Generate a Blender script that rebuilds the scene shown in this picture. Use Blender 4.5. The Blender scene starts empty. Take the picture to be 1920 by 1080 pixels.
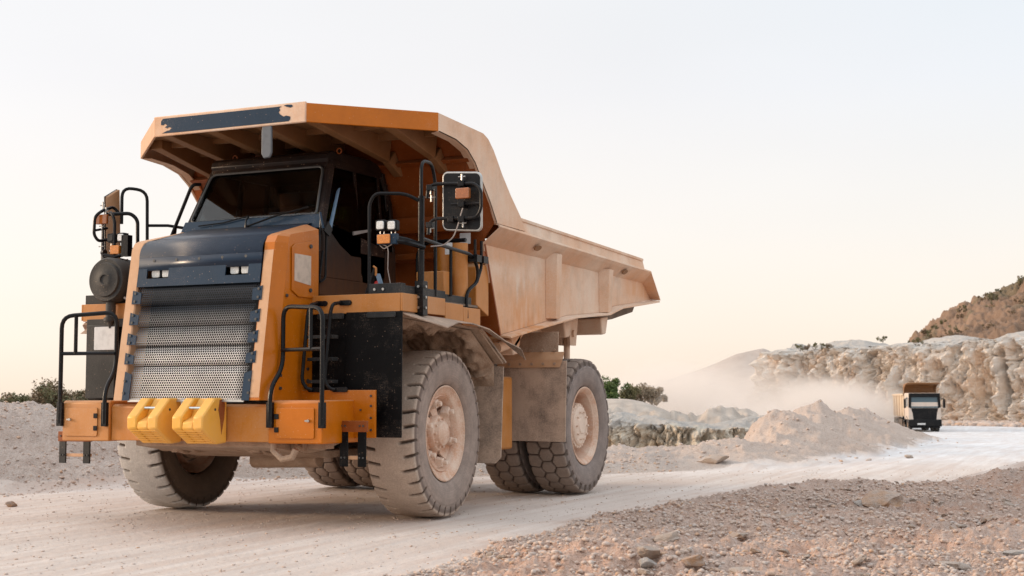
import bpy, bmesh, math, random
import numpy as np
from mathutils import Vector, Matrix
random.seed(7); np.random.seed(7)
SC = bpy.context.scene
COL = SC.collection
PI = math.pi

# ------------------------------------------------------------------ camera
CAMP = dict(c=(8.707, -13.448, 1.346), yaw=24.06, pitch=4.495, roll=-0.156, f=2552.0)
_y, _p, _r = (math.radians(CAMP[k]) for k in ('yaw', 'pitch', 'roll'))
CC = Vector(CAMP['c'])
FW = Vector((-math.sin(_y)*math.cos(_p), math.cos(_y)*math.cos(_p), math.sin(_p)))
_R0 = Vector((math.cos(_y), math.sin(_y), 0)); _U0 = _R0.cross(FW)
RT = _R0*math.cos(_r) + _U0*math.sin(_r); UP = -_R0*math.sin(_r) + _U0*math.cos(_r)
cd = bpy.data.cameras.new('camera'); cam = bpy.data.objects.new('camera', cd); COL.objects.link(cam)
m = Matrix.Identity(4)
for i in range(3):
    m[i][0], m[i][1], m[i][2], m[i][3] = RT[i], UP[i], -FW[i], CC[i]
cam.matrix_world = m
cd.sensor_width = 36; cd.lens = CAMP['f']/1920*36; cd.clip_start = .1; cd.clip_end = 3000
cd.dof.use_dof = True; cd.dof.focus_distance = 15.6; cd.dof.aperture_fstop = 4.0
SC.camera = cam

# ------------------------------------------------------------------ sky + sun
SUN_AZ = math.radians(200)      # direction towards the sun, CCW from +X
SUN_EL = math.radians(14)
w = bpy.data.worlds.new('World'); SC.world = w; w.use_nodes = True
nt = w.node_tree; nt.nodes.clear()
sky = nt.nodes.new('ShaderNodeTexSky'); sky.sky_type = 'NISHITA'; sky.sun_disc = False
sky.sun_elevation = SUN_EL; sky.sun_rotation = math.pi/2 - SUN_AZ
sky.air_density = 1.0; sky.dust_density = 2.0; sky.ozone_density = 1.0
hs = nt.nodes.new('ShaderNodeHueSaturation'); hs.inputs['Saturation'].default_value = .35; hs.inputs['Value'].default_value = 1.0
tc = nt.nodes.new('ShaderNodeTexCoord'); sx = nt.nodes.new('ShaderNodeSeparateXYZ')
rp = nt.nodes.new('ShaderNodeValToRGB'); el = rp.color_ramp.elements
el[0].position = 0.0; el[0].color = (.93, .77, .62, 1)
el[1].position = 1.0; el[1].color = (1.45, 1.44, 1.46, 1)
for pos, c in ((.04, (.91, .79, .675, 1)), (.12, (.85, .79, .735, 1)), (.22, (.79, .77, .775, 1)), (.31, (.785, .783, .79, 1)), (.48, (1.08, 1.08, 1.09, 1))):
    e = rp.color_ramp.elements.new(pos); e.color = c
bgA = nt.nodes.new('ShaderNodeBackground'); bgA.inputs[1].default_value = .05
bgB = nt.nodes.new('ShaderNodeBackground'); bgB.inputs[1].default_value = 1.0
add = nt.nodes.new('ShaderNodeAddShader'); out = nt.nodes.new('ShaderNodeOutputWorld')
# a little bluer towards +X (right of the picture) as in the high thin cloud
bl = nt.nodes.new('ShaderNodeMixRGB'); bl.blend_type = 'MULTIPLY'; bl.inputs[2].default_value = (.87, .945, 1.0, 1)
mr = nt.nodes.new('ShaderNodeMapRange'); mr.inputs[1].default_value = -.42; mr.inputs[2].default_value = .0
mz = nt.nodes.new('ShaderNodeMapRange'); mz.inputs[1].default_value = .05; mz.inputs[2].default_value = .3
mm = nt.nodes.new('ShaderNodeMath'); mm.operation = 'MULTIPLY'
nz = nt.nodes.new('ShaderNodeTexNoise'); nz.inputs['Scale'].default_value = 2.2; nz.inputs['Detail'].default_value = 3
mpn = nt.nodes.new('ShaderNodeMapping'); mpn.inputs['Scale'].default_value = (1, 1, 3)
nr = nt.nodes.new('ShaderNodeMapRange'); nr.inputs[1].default_value = .35; nr.inputs[2].default_value = .65; nr.inputs[3].default_value = .985; nr.inputs[4].default_value = 1.025
mv = nt.nodes.new('ShaderNodeMixRGB'); mv.blend_type = 'MULTIPLY'; mv.inputs[0].default_value = 1
L = nt.links.new
L(tc.outputs['Generated'], sx.inputs[0]); L(sx.outputs['Z'], rp.inputs[0])
L(sx.outputs['X'], mr.inputs[0]); L(sx.outputs['Z'], mz.inputs[0]); L(mr.outputs[0], mm.inputs[0]); L(mz.outputs[0], mm.inputs[1])
L(mm.outputs[0], bl.inputs[0]); L(rp.outputs[0], bl.inputs[1])
L(tc.outputs['Generated'], mpn.inputs[0]); L(mpn.outputs[0], nz.inputs[0]); L(nz.outputs[0], nr.inputs[0])
L(bl.outputs[0], mv.inputs[1]); L(nr.outputs[0], mv.inputs[2]); L(mv.outputs[0], bgB.inputs[0])
L(sky.outputs[0], hs.inputs['Color']); L(hs.outputs[0], bgA.inputs[0])
L(bgA.outputs[0], add.inputs[0]); L(bgB.outputs[0], add.inputs[1]); L(add.outputs[0], out.inputs[0])
sl = bpy.data.lights.new('sun', 'SUN'); sl.energy = 2.5; sl.angle = math.radians(14); sl.color = (1.0, .72, .47)
so = bpy.data.objects.new('sun', sl); COL.objects.link(so)
sd = Vector((math.cos(SUN_AZ)*math.cos(SUN_EL), math.sin(SUN_AZ)*math.cos(SUN_EL), math.sin(SUN_EL)))
so.rotation_euler = sd.to_track_quat('Z', 'Y').to_euler()
SC.view_settings.view_transform = 'Standard'; SC.view_settings.look = 'None'
SC.view_settings.exposure = 0.0; SC.view_settings.gamma = 1.0
SC.render.engine = 'CYCLES'
SC.cycles.use_denoising = True
SC.cycles.volume_bounces = 2; SC.cycles.max_bounces = 10; SC.cycles.transparent_max_bounces = 16
SC.cycles.volume_step_rate = 2.0; SC.cycles.volume_max_steps = 256

# ------------------------------------------------------------------ helpers
def at(u, v, x=None, y=None, z=None):
    """a point of the place: where the sight line of a measured spot meets the plane x, y or z (all in metres)"""
    d = FW + RT*((u-960)/CAMP['f']) + UP*((540-v)/CAMP['f'])
    if x is not None: t = (x-CC.x)/d.x
    elif y is not None: t = (y-CC.y)/d.y
    else: t = (z-CC.z)/d.z
    return tuple(CC + d*t)

SPLIT = {'front_pillars': 'front_pillar', 'clamp_bolts': 'clamp_bolt', 'bolts': 'bolt', 'plate_bolts': 'bolt', 'hanging_straps': 'strap', 'side_tabs': 'side_tab', 'rail_feet': 'rail_foot', 'hinges': 'hinge', 'steps': 'step', 'foot_plates': 'foot_plate', 'clamps': 'clamp', 'brackets': 'bracket', 'kick_plates': 'kick_plate', 'latches': 'latch', 'kick_boards': 'kick_plate', 'clamp_bars': 'clamp_bar', 'grip_ribs': 'grip_rib', 'gas_bottles': 'gas_bottle', 'canopy_stiffeners': 'canopy_stiffener', 'belly_ribs': 'belly_rib', 'crossbeams': 'crossbeam', 'side_fascias': 'side_fascia', 'rail_slots': 'rail_slot'}
class MB:
    def __init__(s): s.v = []; s.f = []
    def add(s, v, f):
        o = len(s.v); s.v += [tuple(p) for p in v]; s.f += [tuple(i+o for i in q) for q in f]; return s
    def box(s, x0, x1, y0, y1, z0, z1, M=None):
        v = [(x, y, z) for x in (x0, x1) for y in (y0, y1) for z in (z0, z1)]
        if M is not None: v = [tuple(M @ Vector(p)) for p in v]
        return s.add(v, [(0, 1, 3, 2), (4, 6, 7, 5), (0, 4, 5, 1), (2, 3, 7, 6), (0, 2, 6, 4), (1, 5, 7, 3)])
    def prism(s, poly, axis, a, b):
        n = len(poly)
        def P(q, t):
            return (t, q[0], q[1]) if axis == 'x' else (q[0], t, q[1]) if axis == 'y' else (q[0], q[1], t)
        v = [P(q, a) for q in poly] + [P(q, b) for q in poly]
        return s.add(v, [tuple(range(n)), tuple(range(2*n-1, n-1, -1))] + [(i, i+n, (i+1) % n+n, (i+1) % n) for i in range(n)])
    def hexa(s, lo, hi):
        """two matching rings of points"""
        n = len(lo)
        return s.add(list(lo)+list(hi), [tuple(range(n)), tuple(range(2*n-1, n-1, -1))] + [(i, i+n, (i+1) % n+n, (i+1) % n) for i in range(n)])
    def plate(s, pts, t):
        t = Vector(t); return s.hexa([Vector(p) for p in pts], [Vector(p)+t for p in pts])
    def strip(s, A, B, t):
        """thick sheet between two polylines A and B"""
        t = Vector(t); n = len(A)
        for i in range(n-1):
            q = [Vector(A[i]), Vector(A[i+1]), Vector(B[i+1]), Vector(B[i])]
            s.hexa(q, [p+t for p in q])
        return s
    def tube(s, pts, r, n=8, fil=0, closed=False, caps=True):
        P = [Vector(p) for p in pts]
        if fil:
            Q = []
            N = len(P)
            for i, p in enumerate(P):
                if not closed and (i == 0 or i == N-1): Q.append(p); continue
                a = P[i-1]-p; b = P[(i+1) % N]-p
                k = min(fil, a.length*.48, b.length*.48)
                a.normalize(); b.normalize(); a = p+a*k; b = p+b*k
                for j in range(6):
                    t = j/5; Q.append(a*(1-t)**2+p*2*t*(1-t)+b*t*t)
            P = Q
        N = len(P); rings = []; ref = None
        for i in range(N):
            if closed: d = P[(i+1) % N]-P[i-1]
            else: d = P[min(i+1, N-1)]-P[max(i-1, 0)]
            if d.length < 1e-9: d = Vector((0, 0, 1))
            d.normalize()
            if ref is None: ref = d.orthogonal()
            ref = (ref-d*ref.dot(d)).normalized(); c = d.cross(ref)
            rr = r[i] if isinstance(r, (list, tuple)) and len(r) == N else (r if not isinstance(r, (list, tuple)) else r[0])
            rings.append([P[i]+(ref*math.cos(2*PI*k/n)+c*math.sin(2*PI*k/n))*rr for k in range(n)])
        v = [q for g in rings for q in g]; f = []
        for i in range(N if closed else N-1):
            j = (i+1) % N
            f += [(i*n+k, i*n+(k+1) % n, j*n+(k+1) % n, j*n+k) for k in range(n)]
        if caps and not closed: f += [tuple(range(n-1, -1, -1)), tuple((N-1)*n+k for k in range(n))]
        return s.add(v, f)
    def cyl(s, a, b, r, n=16, r2=None): return s.tube([a, b], [r, r if r2 is None else r2], n)
    def lathe(s, prof, c, axis='x', n=48, caps=False):
        """prof: (offset along axis, radius)"""
        v = []
        for h, r in prof:
            for k in range(n):
                a = 2*PI*k/n; p, q = r*math.cos(a), r*math.sin(a)
                o = (h, p, q) if axis == 'x' else (p, h, q) if axis == 'y' else (p, q, h)
                v.append((c[0]+o[0], c[1]+o[1], c[2]+o[2]))
        f = [(i*n+k, i*n+(k+1) % n, (i+1)*n+(k+1) % n, (i+1)*n+k) for i in range(len(prof)-1) for k in range(n)]
        if caps: f += [tuple(range(n)), tuple((len(prof)-1)*n+k for k in range(n-1, -1, -1))]
        return s.add(v, f)
    def rrect(s, c, ux, uy, w, h, r, t, seg=5):
        """rounded rectangle plate: centre c, axes ux, uy, thickness vector t"""
        c, ux, uy, t = Vector(c), Vector(ux).normalized(), Vector(uy).normalized(), Vector(t)
        pts = []
        for sx_, sy_, a0 in ((1, 1, 0), (-1, 1, 90), (-1, -1, 180), (1, -1, 270)):
            for k in range(seg+1):
                a = math.radians(a0+90*k/seg)
                pts.append(c+ux*(sx_*(w/2-r)+r*math.cos(a))+uy*(sy_*(h/2-r)+r*math.sin(a)))
        return s.hexa(pts, [p+t for p in pts])
    def mir(s):
        """add the mirror image in x"""
        o = MB(); o.v = [(-x, y, z) for x, y, z in s.v]; o.f = [tuple(reversed(q)) for q in s.f]; return s.add(o.v, o.f)
    def build(s, name, mat, parent=None, bev=0, smooth=35, loc=None):
        one = SPLIT.get(name)
        if one:
            g = list(range(len(s.v)))
            def root(i):
                while g[i] != i: g[i] = g[g[i]]; i = g[i]
                return i
            for f in s.f:
                a = root(f[0])
                for k in f[1:]: g[root(k)] = a
            isl = {}
            for f in s.f: isl.setdefault(root(f[0]), []).append(f)
            last = None
            for fs in isl.values():
                q = MB(); ids = sorted({k for f in fs for k in f}); mp = {k: i for i, k in enumerate(ids)}
                q.v = [s.v[k] for k in ids]; q.f = [tuple(mp[k] for k in f) for f in fs]; last = q.build(one, mat, parent, bev, smooth, loc)
            return last
        me = bpy.data.meshes.new(name); me.from_pydata([tuple(p) for p in s.v], [], s.f); me.update()
        bm = bmesh.new(); bm.from_mesh(me); bmesh.ops.recalc_face_normals(bm, faces=bm.faces); bm.to_mesh(me); bm.free()
        o = bpy.data.objects.new(name, me); COL.objects.link(o)
        for mt in (mat if isinstance(mat, (list, tuple)) else [mat]): me.materials.append(mt)
        if smooth:
            me.polygons.foreach_set('use_smooth', [True]*len(me.polygons)); me.set_sharp_from_angle(angle=math.radians(smooth))
        if parent is not None: o.parent = parent
        if loc is not None: o.location = loc
        if bev:
            b = o.modifiers.new('bevel', 'BEVEL'); b.width = bev; b.segments = 2; b.limit_method = 'ANGLE'; b.angle_limit = math.radians(35)
            b.harden_normals = False
        return o

def tag(o, label=None, cat=None, group=None, kind=None):
    if label: o['label'] = label
    if cat: o['category'] = cat
    if group: o['group'] = group
    if kind: o['kind'] = kind
    return o
def empty(name, loc=(0, 0, 0), rz=0, parent=None):
    o = bpy.data.objects.new(name, None); COL.objects.link(o); o.location = loc; o.rotation_euler = (0, 0, rz); o.empty_display_size = .2
    if parent is not None: o.parent = parent
    return o
def copy_tree(o, parent=None):
    c = o.copy(); COL.objects.link(c); c.parent = parent
    for ch in list(o.children): copy_tree(ch, c)
    return c

# ------------------------------------------------------------------ numpy noise
def _hash(ix, iy, iz, seed):
    h = (ix.astype(np.int64)*374761393 + iy.astype(np.int64)*668265263 + iz.astype(np.int64)*2147483647 + seed*1274126177) & 0xffffffff
    h = ((h ^ (h >> 13))*1274126177) & 0xffffffff
    h = ((h ^ (h >> 16))*2246822519) & 0xffffffff
    return ((h ^ (h >> 15)) & 0xffffff)/float(0xffffff)
def vnoise(x, y, z=None, seed=0):
    if z is None: z = np.zeros_like(x)
    ix, iy, iz = np.floor(x), np.floor(y), np.floor(z)
    fx, fy, fz = x-ix, y-iy, z-iz
    fx, fy, fz = [t*t*t*(t*(t*6-15)+10) for t in (fx, fy, fz)]
    r = 0
    for dx in (0, 1):
        for dy in (0, 1):
            for dz in (0, 1):
                wgt = (fx if dx else 1-fx)*(fy if dy else 1-fy)*(fz if dz else 1-fz)
                r = r+wgt*_hash(ix+dx, iy+dy, iz+dz, seed)
    return r*2-1
def fbm(x, y, z=None, o=4, seed=0, gain=.5):
    r = 0; a = 1; s = 1
    for k in range(o):
        r = r+a*vnoise(x*s+k*17.3, y*s-k*9.1, None if z is None else z*s+k*3.7, seed+k); a *= gain; s *= 2.03
    return r
def worley(x, y, z, seed=0):
    ix, iy, iz = np.floor(x), np.floor(y), np.floor(z)
    d1 = np.full(x.shape, 9.); d2 = np.full(x.shape, 9.); idn = np.zeros(x.shape)
    for dx in (-1, 0, 1):
        for dy in (-1, 0, 1):
            for dz in (-1, 0, 1):
                jx, jy, jz = ix+dx, iy+dy, iz+dz
                px = jx+_hash(jx, jy, jz, seed); py = jy+_hash(jx, jy, jz, seed+1); pz = jz+_hash(jx, jy, jz, seed+2)
                d = np.sqrt((px-x)**2+(py-y)**2+(pz-z)**2)
                c = d < d1
                d2 = np.where(c, d1, np.minimum(d2, d)); idn = np.where(c, _hash(jx, jy, jz, seed+3), idn); d1 = np.where(c, d, d1)
    return d1, d2, idn
def sstep(a, b, x):
    t = np.clip((x-a)/(b-a), 0, 1); return t*t*(3-2*t)

# ------------------------------------------------------------------ materials
def newmat(name):
    mt = bpy.data.materials.new(name); mt.use_nodes = True; n = mt.node_tree; n.nodes.clear()
    o = n.nodes.new('ShaderNodeOutputMaterial'); b = n.nodes.new('ShaderNodeBsdfPrincipled'); n.links.new(b.outputs[0], o.inputs[0])
    return mt, n, b, o
def node(n, t, **k):
    x = n.nodes.new(t)
    for a, v in k.items():
        if a.startswith('i_'): x.inputs[a[2:].replace('_', ' ')].default_value = v
        elif a.startswith('n'): x.inputs[int(a[1:])].default_value = v
        else: setattr(x, a, v)
    return x
def mixc(n, fac, a, b, blend='MIX'):
    x = n.nodes.new('ShaderNodeMixRGB'); x.blend_type = blend
    for i, q in enumerate((fac, a, b)):
        if isinstance(q, bpy.types.NodeSocket): n.links.new(q, x.inputs[i])
        elif i == 0: x.inputs[0].default_value = q
        else: x.inputs[i].default_value = (*q[:3], 1)
    return x.outputs[0]
def math_(n, op, a, b=None, clamp=False):
    x = n.nodes.new('ShaderNodeMath'); x.operation = op; x.use_clamp = clamp
    for i, q in enumerate((a, b)):
        if q is None: continue
        if isinstance(q, bpy.types.NodeSocket): n.links.new(q, x.inputs[i])
        else: x.inputs[i].default_value = q
    return x.outputs[0]
def mapr(n, v, a, b, c=0., d=1.):
    x = n.nodes.new('ShaderNodeMapRange'); n.links.new(v, x.inputs[0])
    for i, q in enumerate((a, b, c, d)): x.inputs[i+1].default_value = q
    return x.outputs[0]
def noise(n, co, scale, det=4, rough=.55, sc=None):
    if sc is not None:
        mp = n.nodes.new('ShaderNodeMapping'); mp.inputs['Scale'].default_value = sc; n.links.new(co, mp.inputs[0]); co = mp.outputs[0]
    x = n.nodes.new('ShaderNodeTexNoise'); x.inputs['Scale'].default_value = scale; x.inputs['Detail'].default_value = det; x.inputs['Roughness'].default_value = rough
    n.links.new(co, x.inputs[0]); return x.outputs[0]

DUST = (.56, .385, .275)
def paint(name, base, dust=.35, rough=.38, spec=.5, dustcol=DUST, spread=.25, up=.5, streak=.3, metallic=0., bump=.15, zlow=None, wash=None, specks=.25, scale=1.6, coat=0.):
    """painted steel with settled dust: patches, vertical streaks, and more on faces that look up"""
    mt, n, b, o = newmat(name)
    co = node(n, 'ShaderNodeTexCoord').outputs['Object']
    n1 = noise(n, co, scale, 6, .62); n2 = noise(n, co, 7., 5, .65, (1, 1, .2)); n3 = noise(n, co, 55., 3, .6)
    s = math_(n, 'ADD', math_(n, 'MULTIPLY', n1, 1.-streak), math_(n, 'MULTIPLY', n2, streak))
    s = math_(n, 'ADD', s, math_(n, 'MULTIPLY', math_(n, 'SUBTRACT', n3, .5), .35))
    c = .5-(dust-.5)*.55
    f = mapr(n, s, c-spread/2, c+spread/2)
    g = node(n, 'ShaderNodeNewGeometry'); sp = node(n, 'ShaderNodeSeparateXYZ'); n.links.new(g.outputs['Normal'], sp.inputs[0])
    upf = mapr(n, sp.outputs['Z'], .25, .9, 0, up)
    f = math_(n, 'MAXIMUM', math_(n, 'MULTIPLY', f, min(1, .35+dust)), upf)
    if wash is not None:      # places where rain and rubbing took the dust off again: (y0, y1, z0, z1)
        so2 = node(n, 'ShaderNodeSeparateXYZ'); n.links.new(co, so2.inputs[0])
        for (y0, y1, z0, z1, k) in wash:
            my = math_(n, 'MULTIPLY', mapr(n, so2.outputs['Y'], y0, y0+.35), mapr(n, so2.outputs['Y'], y1, y1-.7))
            mz_ = math_(n, 'MULTIPLY', mapr(n, so2.outputs['Z'], z0-.1, z0), mapr(n, math_(n, 'ADD', so2.outputs['Z'], math_(n, 'MULTIPLY', math_(n, 'SUBTRACT', n2, .5), 1.1)), z1, z1-.35))
            mk = math_(n, 'MULTIPLY', math_(n, 'MULTIPLY', my, mz_), mapr(n, math_(n, 'ADD', math_(n, 'MULTIPLY', n1, .5), math_(n, 'MULTIPLY', n2, .5)), .42, .56, .25, 1))
            f = math_(n, 'MULTIPLY', f, math_(n, 'SUBTRACT', 1., math_(n, 'MULTIPLY', mk, k)))
    if zlow is not None:
        so_ = node(n, 'ShaderNodeSeparateXYZ'); n.links.new(co, so_.inputs[0])
        zz = math_(n, 'ADD', so_.outputs['Z'], math_(n, 'MULTIPLY', math_(n, 'SUBTRACT', n2, .5), zlow[2]))
        f = math_(n, 'MAXIMUM', f, mapr(n, zz, zlow[1], zlow[0], 0, .95))
    col = mixc(n, f, base, dustcol)
    # chips, splashes and hair scratches
    vs = node(n, 'ShaderNodeTexVoronoi'); vs.inputs['Scale'].default_value = 34; n.links.new(co, vs.inputs[0]); vsc = node(n, 'ShaderNodeSeparateXYZ'); n.links.new(vs.outputs['Color'], vsc.inputs[0])
    spk = math_(n, 'MULTIPLY', mapr(n, vs.outputs['Distance'], .22, .12), mapr(n, vsc.outputs['X'], .80, .86))
    scr = noise(n, co, 5., 2, .5, (1, 1, 14)); scr2 = noise(n, co, 6., 2, .5, (9, 9, 1))
    scm = math_(n, 'MULTIPLY', math_(n, 'MAXIMUM', mapr(n, math_(n, 'ABSOLUTE', math_(n, 'SUBTRACT', scr, .5)), .006, .002), mapr(n, math_(n, 'ABSOLUTE', math_(n, 'SUBTRACT', scr2, .5)), .005, .002)), mapr(n, n1, .52, .62))
    col = mixc(n, math_(n, 'MULTIPLY', math_(n, 'MAXIMUM', spk, scm), specks), col, tuple(min(1, q*1.15) for q in DUST))
    v = mapr(n, noise(n, co, 3.2, 5, .6), .3, .7, .86, 1.1)
    col = mixc(n, 1., col, mixc(n, v, (0, 0, 0), (1, 1, 1)), 'MULTIPLY')
    n.links.new(col, b.inputs['Base Color'])
    n.links.new(mapr(n, f, 0, 1, rough, .85), b.inputs['Roughness'])
    b.inputs['Metallic'].default_value = metallic; b.inputs['Specular IOR Level'].default_value = spec
    if coat: b.inputs['Coat Weight'].default_value = coat; b.inputs['Coat Roughness'].default_value = .12
    bp = node(n, 'ShaderNodeBump', i_Strength=bump, i_Distance=.01); n.links.new(math_(n, 'ADD', n3, math_(n, 'MULTIPLY', n1, 1.5)), bp.inputs['Height']); n.links.new(bp.outputs[0], b.inputs['Normal'])
    return mt
def plain(name, base, rough=.5, metallic=0., spec=.5):
    mt, n, b, o = newmat(name)
    co = node(n, 'ShaderNodeTexCoord').outputs['Object']
    v = mapr(n, noise(n, co, 14, 4), .3, .7, .8, 1.15)
    n.links.new(mixc(n, 1., base, mixc(n, v, (0, 0, 0), (1, 1, 1)), 'MULTIPLY'), b.inputs['Base Color'])
    b.inputs['Roughness'].default_value = rough; b.inputs['Metallic'].default_value = metallic; b.inputs['Specular IOR Level'].default_value = spec
    return mt
def glass(name, tint=(.8, .85, .85), rough=.02):
    mt, n, b, o = newmat(name); b.inputs['Base Color'].default_value = (*tint, 1); b.inputs['Transmission Weight'].default_value = 1
    b.inputs['Roughness'].default_value = rough; b.inputs['IOR'].default_value = 1.45
    return mt
def lens(name, col):
    mt, n, b, o = newmat(name); co = node(n, 'ShaderNodeTexCoord').outputs['Object']
    v = node(n, 'ShaderNodeTexVoronoi'); v.inputs['Scale'].default_value = 60; n.links.new(co, v.inputs[0])
    n.links.new(mixc(n, mapr(n, v.outputs[0], 0, .6, .0, .6), col, tuple(c*.45 for c in col)), b.inputs['Base Color'])
    b.inputs['Roughness'].default_value = .15; b.inputs['Coat Weight'].default_value = .6
    return mt
M = {}
ORG = (.58, .18, .007)
M['orange'] = paint('orange_paint', (.50, .172, .012), dust=.30, rough=.40, up=.6, spread=.55, dustcol=(.50, .31, .19))
M['orange_clean'] = paint('orange_paint_clean', (.50, .138, .003), dust=.02, rough=.3, up=.35, spread=.35, spec=.35)
M['orange_dark'] = paint('orange_paint_dark', (.24, .055, .006), dust=.10, rough=.5, up=.5, spread=.5, dustcol=(.26, .14, .07), spec=.3)  # deeper, redder base colour than the other orange paints
M['frame_tan'] = paint('orange_paint_lit_dusty', (.56, .27, .10), dust=.55, rough=.42, up=.5, spread=.7)  # sunlit tone put into the colour, over a real dust film
M['body'] = paint('dusty_dump_body_paint', (.62, .26, .08), dust=.69, rough=.55, up=.85, spread=.6, streak=.22, dustcol=(.74, .60, .485), scale=1.0, spec=.35, wash=[(1.1, 3.4, 2.0, 2.85, .85), (5.9, 8.6, 2.9, 3.5, .6), (.9, 2.6, 3.0, 3.45, .5)])
M['under'] = paint('shaded_body_paint', (.27, .115, .03), dust=.35, rough=.6, up=.5, spread=.6, dustcol=(.24, .155, .10))  # body paint darkened: shade under the canopy is put into the colour
M['navy'] = paint('navy_paint', (.006, .026, .055), dust=.0, rough=.34, up=.10, spread=.4, dustcol=(.10, .12, .15), spec=.28)
M['navy_top'] = paint('navy_paint_dusty_top', (.005, .018, .042), dust=.0, rough=.30, up=.30, spread=.4, dustcol=(.16, .16, .17), streak=0., bump=.05, spec=.4)
M['black'] = paint('black_painted_steel', (.004, .0045, .006), dust=.0, rough=.32, up=.10, spread=.5, dustcol=(.12, .10, .09), spec=.22, specks=.1)
M['cabdark'] = paint('dark_cab_paint', (.004, .004, .005), dust=.05, rough=.38, up=.12, spread=.9, dustcol=(.13, .05, .02), zlow=(2.25, 3.2, .8), spec=.22, specks=.5)
M['rubberflap'] = paint('black_rubber_sheet', (.003, .003, .0035), dust=.02, rough=.45, up=.2, spread=.5, dustcol=(.08, .075, .075), spec=.12, scale=4, specks=.22)
M['dustflap'] = paint('dusty_rubber_sheet', (.04, .035, .032), dust=.66, rough=.8, up=.8, spread=.35, dustcol=(.50, .36, .27), streak=.25, scale=2.2)
M['mud'] = paint('caked_mud_metal', (.24, .14, .08), dust=.7, rough=.9, up=.9, spread=.5, dustcol=(.44, .315, .23), bump=.9, scale=5)
M['chassis'] = paint('chassis_steel', (.06, .045, .035), dust=.55, rough=.8, up=.8, spread=.5, dustcol=(.27, .20, .15))
M['steel'] = plain('bare_steel', (.45, .44, .42), .35, .9)
M['galv'] = plain('galvanised_pin', (.55, .62, .66), .3, .8)
M['bolt'] = plain('bolt_steel', (.09, .09, .09), .45, .7)
M['greyplastic'] = paint('charcoal_plastic', (.020, .021, .022), dust=.08, spec=.25, rough=.55, up=.4, spread=.6, dustcol=(.2, .18, .16))
M['yellow'] = paint('yellow_chock_plastic', (.83, .41, .04), dust=.16, rough=.42, up=.28, spread=.6, dustcol=(.72, .47, .26), bump=.05)
M['rust'] = paint('rust_streak', (.22, .045, .012), dust=.25, rough=.8, up=.1, spread=.7, dustcol=(.5, .2, .03), scale=9)
M['glass'] = glass('cab_glass', (.42, .46, .46)); M['darkglass'] = glass('dark_side_glass', (.06, .065, .065)); M['darkglass'].node_tree.nodes['Principled BSDF'].inputs['IOR'].default_value = 1.18
M['lampglass'] = lens('lamp_lens', (.85, .86, .84))
M['amber'] = lens('amber_lens', (.75, .25, .02))
M['amberdull'] = lens('dull_amber_lens', (.42, .13, .03))
M['paper'] = plain('pale_sticker', (.58, .47, .38), .6)
M['reflector'] = plain('worn_grey_plastic', (.10, .11, .125), .35); M['white'] = plain('pale_label', (.60, .60, .60), .5)
M['red'] = plain('red_plastic', (.45, .02, .015), .4)
M['blue'] = plain('pale_blue_sheet', (.16, .25, .36), .4)
M['wire'] = plain('grey_wire', (.30, .26, .24), .6)
M['seat'] = plain('dark_seat_fabric', (.03, .03, .03), .9)
M['rim'] = paint('dusty_rim_paint', (.52, .18, .05), dust=.64, rough=.7, up=.7, spread=.4, dustcol=(.72, .56, .45), scale=4, bump=.5)
M['rimdust'] = paint('caked_rim_dust', (.66, .46, .33), dust=.8, rough=.85, up=.7, spread=.4, dustcol=(.76, .60, .49), scale=5, bump=.8)

def tyre_mat(name, tread, side, axis=True):
    mt, n, b, o = newmat(name)
    tcn = node(n, 'ShaderNodeTexCoord'); co = tcn.outputs['Object']
    sp = node(n, 'ShaderNodeSeparateXYZ'); n.links.new(co, sp.inputs[0])
    r = math_(n, 'SQRT', math_(n, 'ADD', math_(n, 'MULTIPLY', sp.outputs['Y'], sp.outputs['Y']), math_(n, 'MULTIPLY', sp.outputs['Z'], sp.outputs['Z'])))
    nn = noise(n, co, 7, 5, .6); nf = noise(n, co, 60, 3, .6)
    # rings on the sidewall
    wv = noise(n, None or math_ring(n, r), 1., 2)
    c = mixc(n, mapr(n, nn, .35, .65), side, tuple(q*.72 for q in side))
    c = mixc(n, mapr(n, wv, .4, .62, 0, .45), c, tuple(q*.55 for q in side))
    tr = mixc(n, mapr(n, nn, .35, .65), tread, tuple(q*.85 for q in tread))
    at_ = node(n, 'ShaderNodeAttribute', attribute_name='groove')
    c = mixc(n, mapr(n, r, .855, .885), c, tr)
    dk = mixc(n, mapr(n, r, .80, .84), (1, 1, 1), (.62, .58, .56)); dk2 = mixc(n, mapr(n, r, .868, .875), dk, (1, 1, 1))
    c = mixc(n, 1., c, dk2, 'MULTIPLY')
    c = mixc(n, math_(n, 'MULTIPLY', at_.outputs['Fac'], .9), c, (.07, .045, .03))
    c = mixc(n, mapr(n, nf, .35, .65, 0, .22), c, (.08, .07, .065))
    n.links.new(c, b.inputs['Base Color']); b.inputs['Roughness'].default_value = .85
    bp = node(n, 'ShaderNodeBump', i_Strength=.3, i_Distance=.01); n.links.new(nf, bp.inputs['Height']); n.links.new(bp.outputs[0], b.inputs['Normal'])
    return mt
def math_ring(n, r):
    cb = node(n, 'ShaderNodeCombineXYZ'); n.links.new(math_(n, 'MULTIPLY', r, 22.), cb.inputs[0]); return cb.outputs[0]
M['tyre'] = tyre_mat('dusty_tyre', (.54, .42, .335), (.40, .305, .255))
M['tyre_grey'] = tyre_mat('lit_tread_shaded_side_tyre', (.60, .575, .545), (.13, .085, .055))  # lit grey tread and shaded, dusty brown inner side put into the colours
M['tyre_rear'] = tyre_mat('dusty_block_tyre', (.30, .225, .18), (.31, .245, .215))

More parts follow.
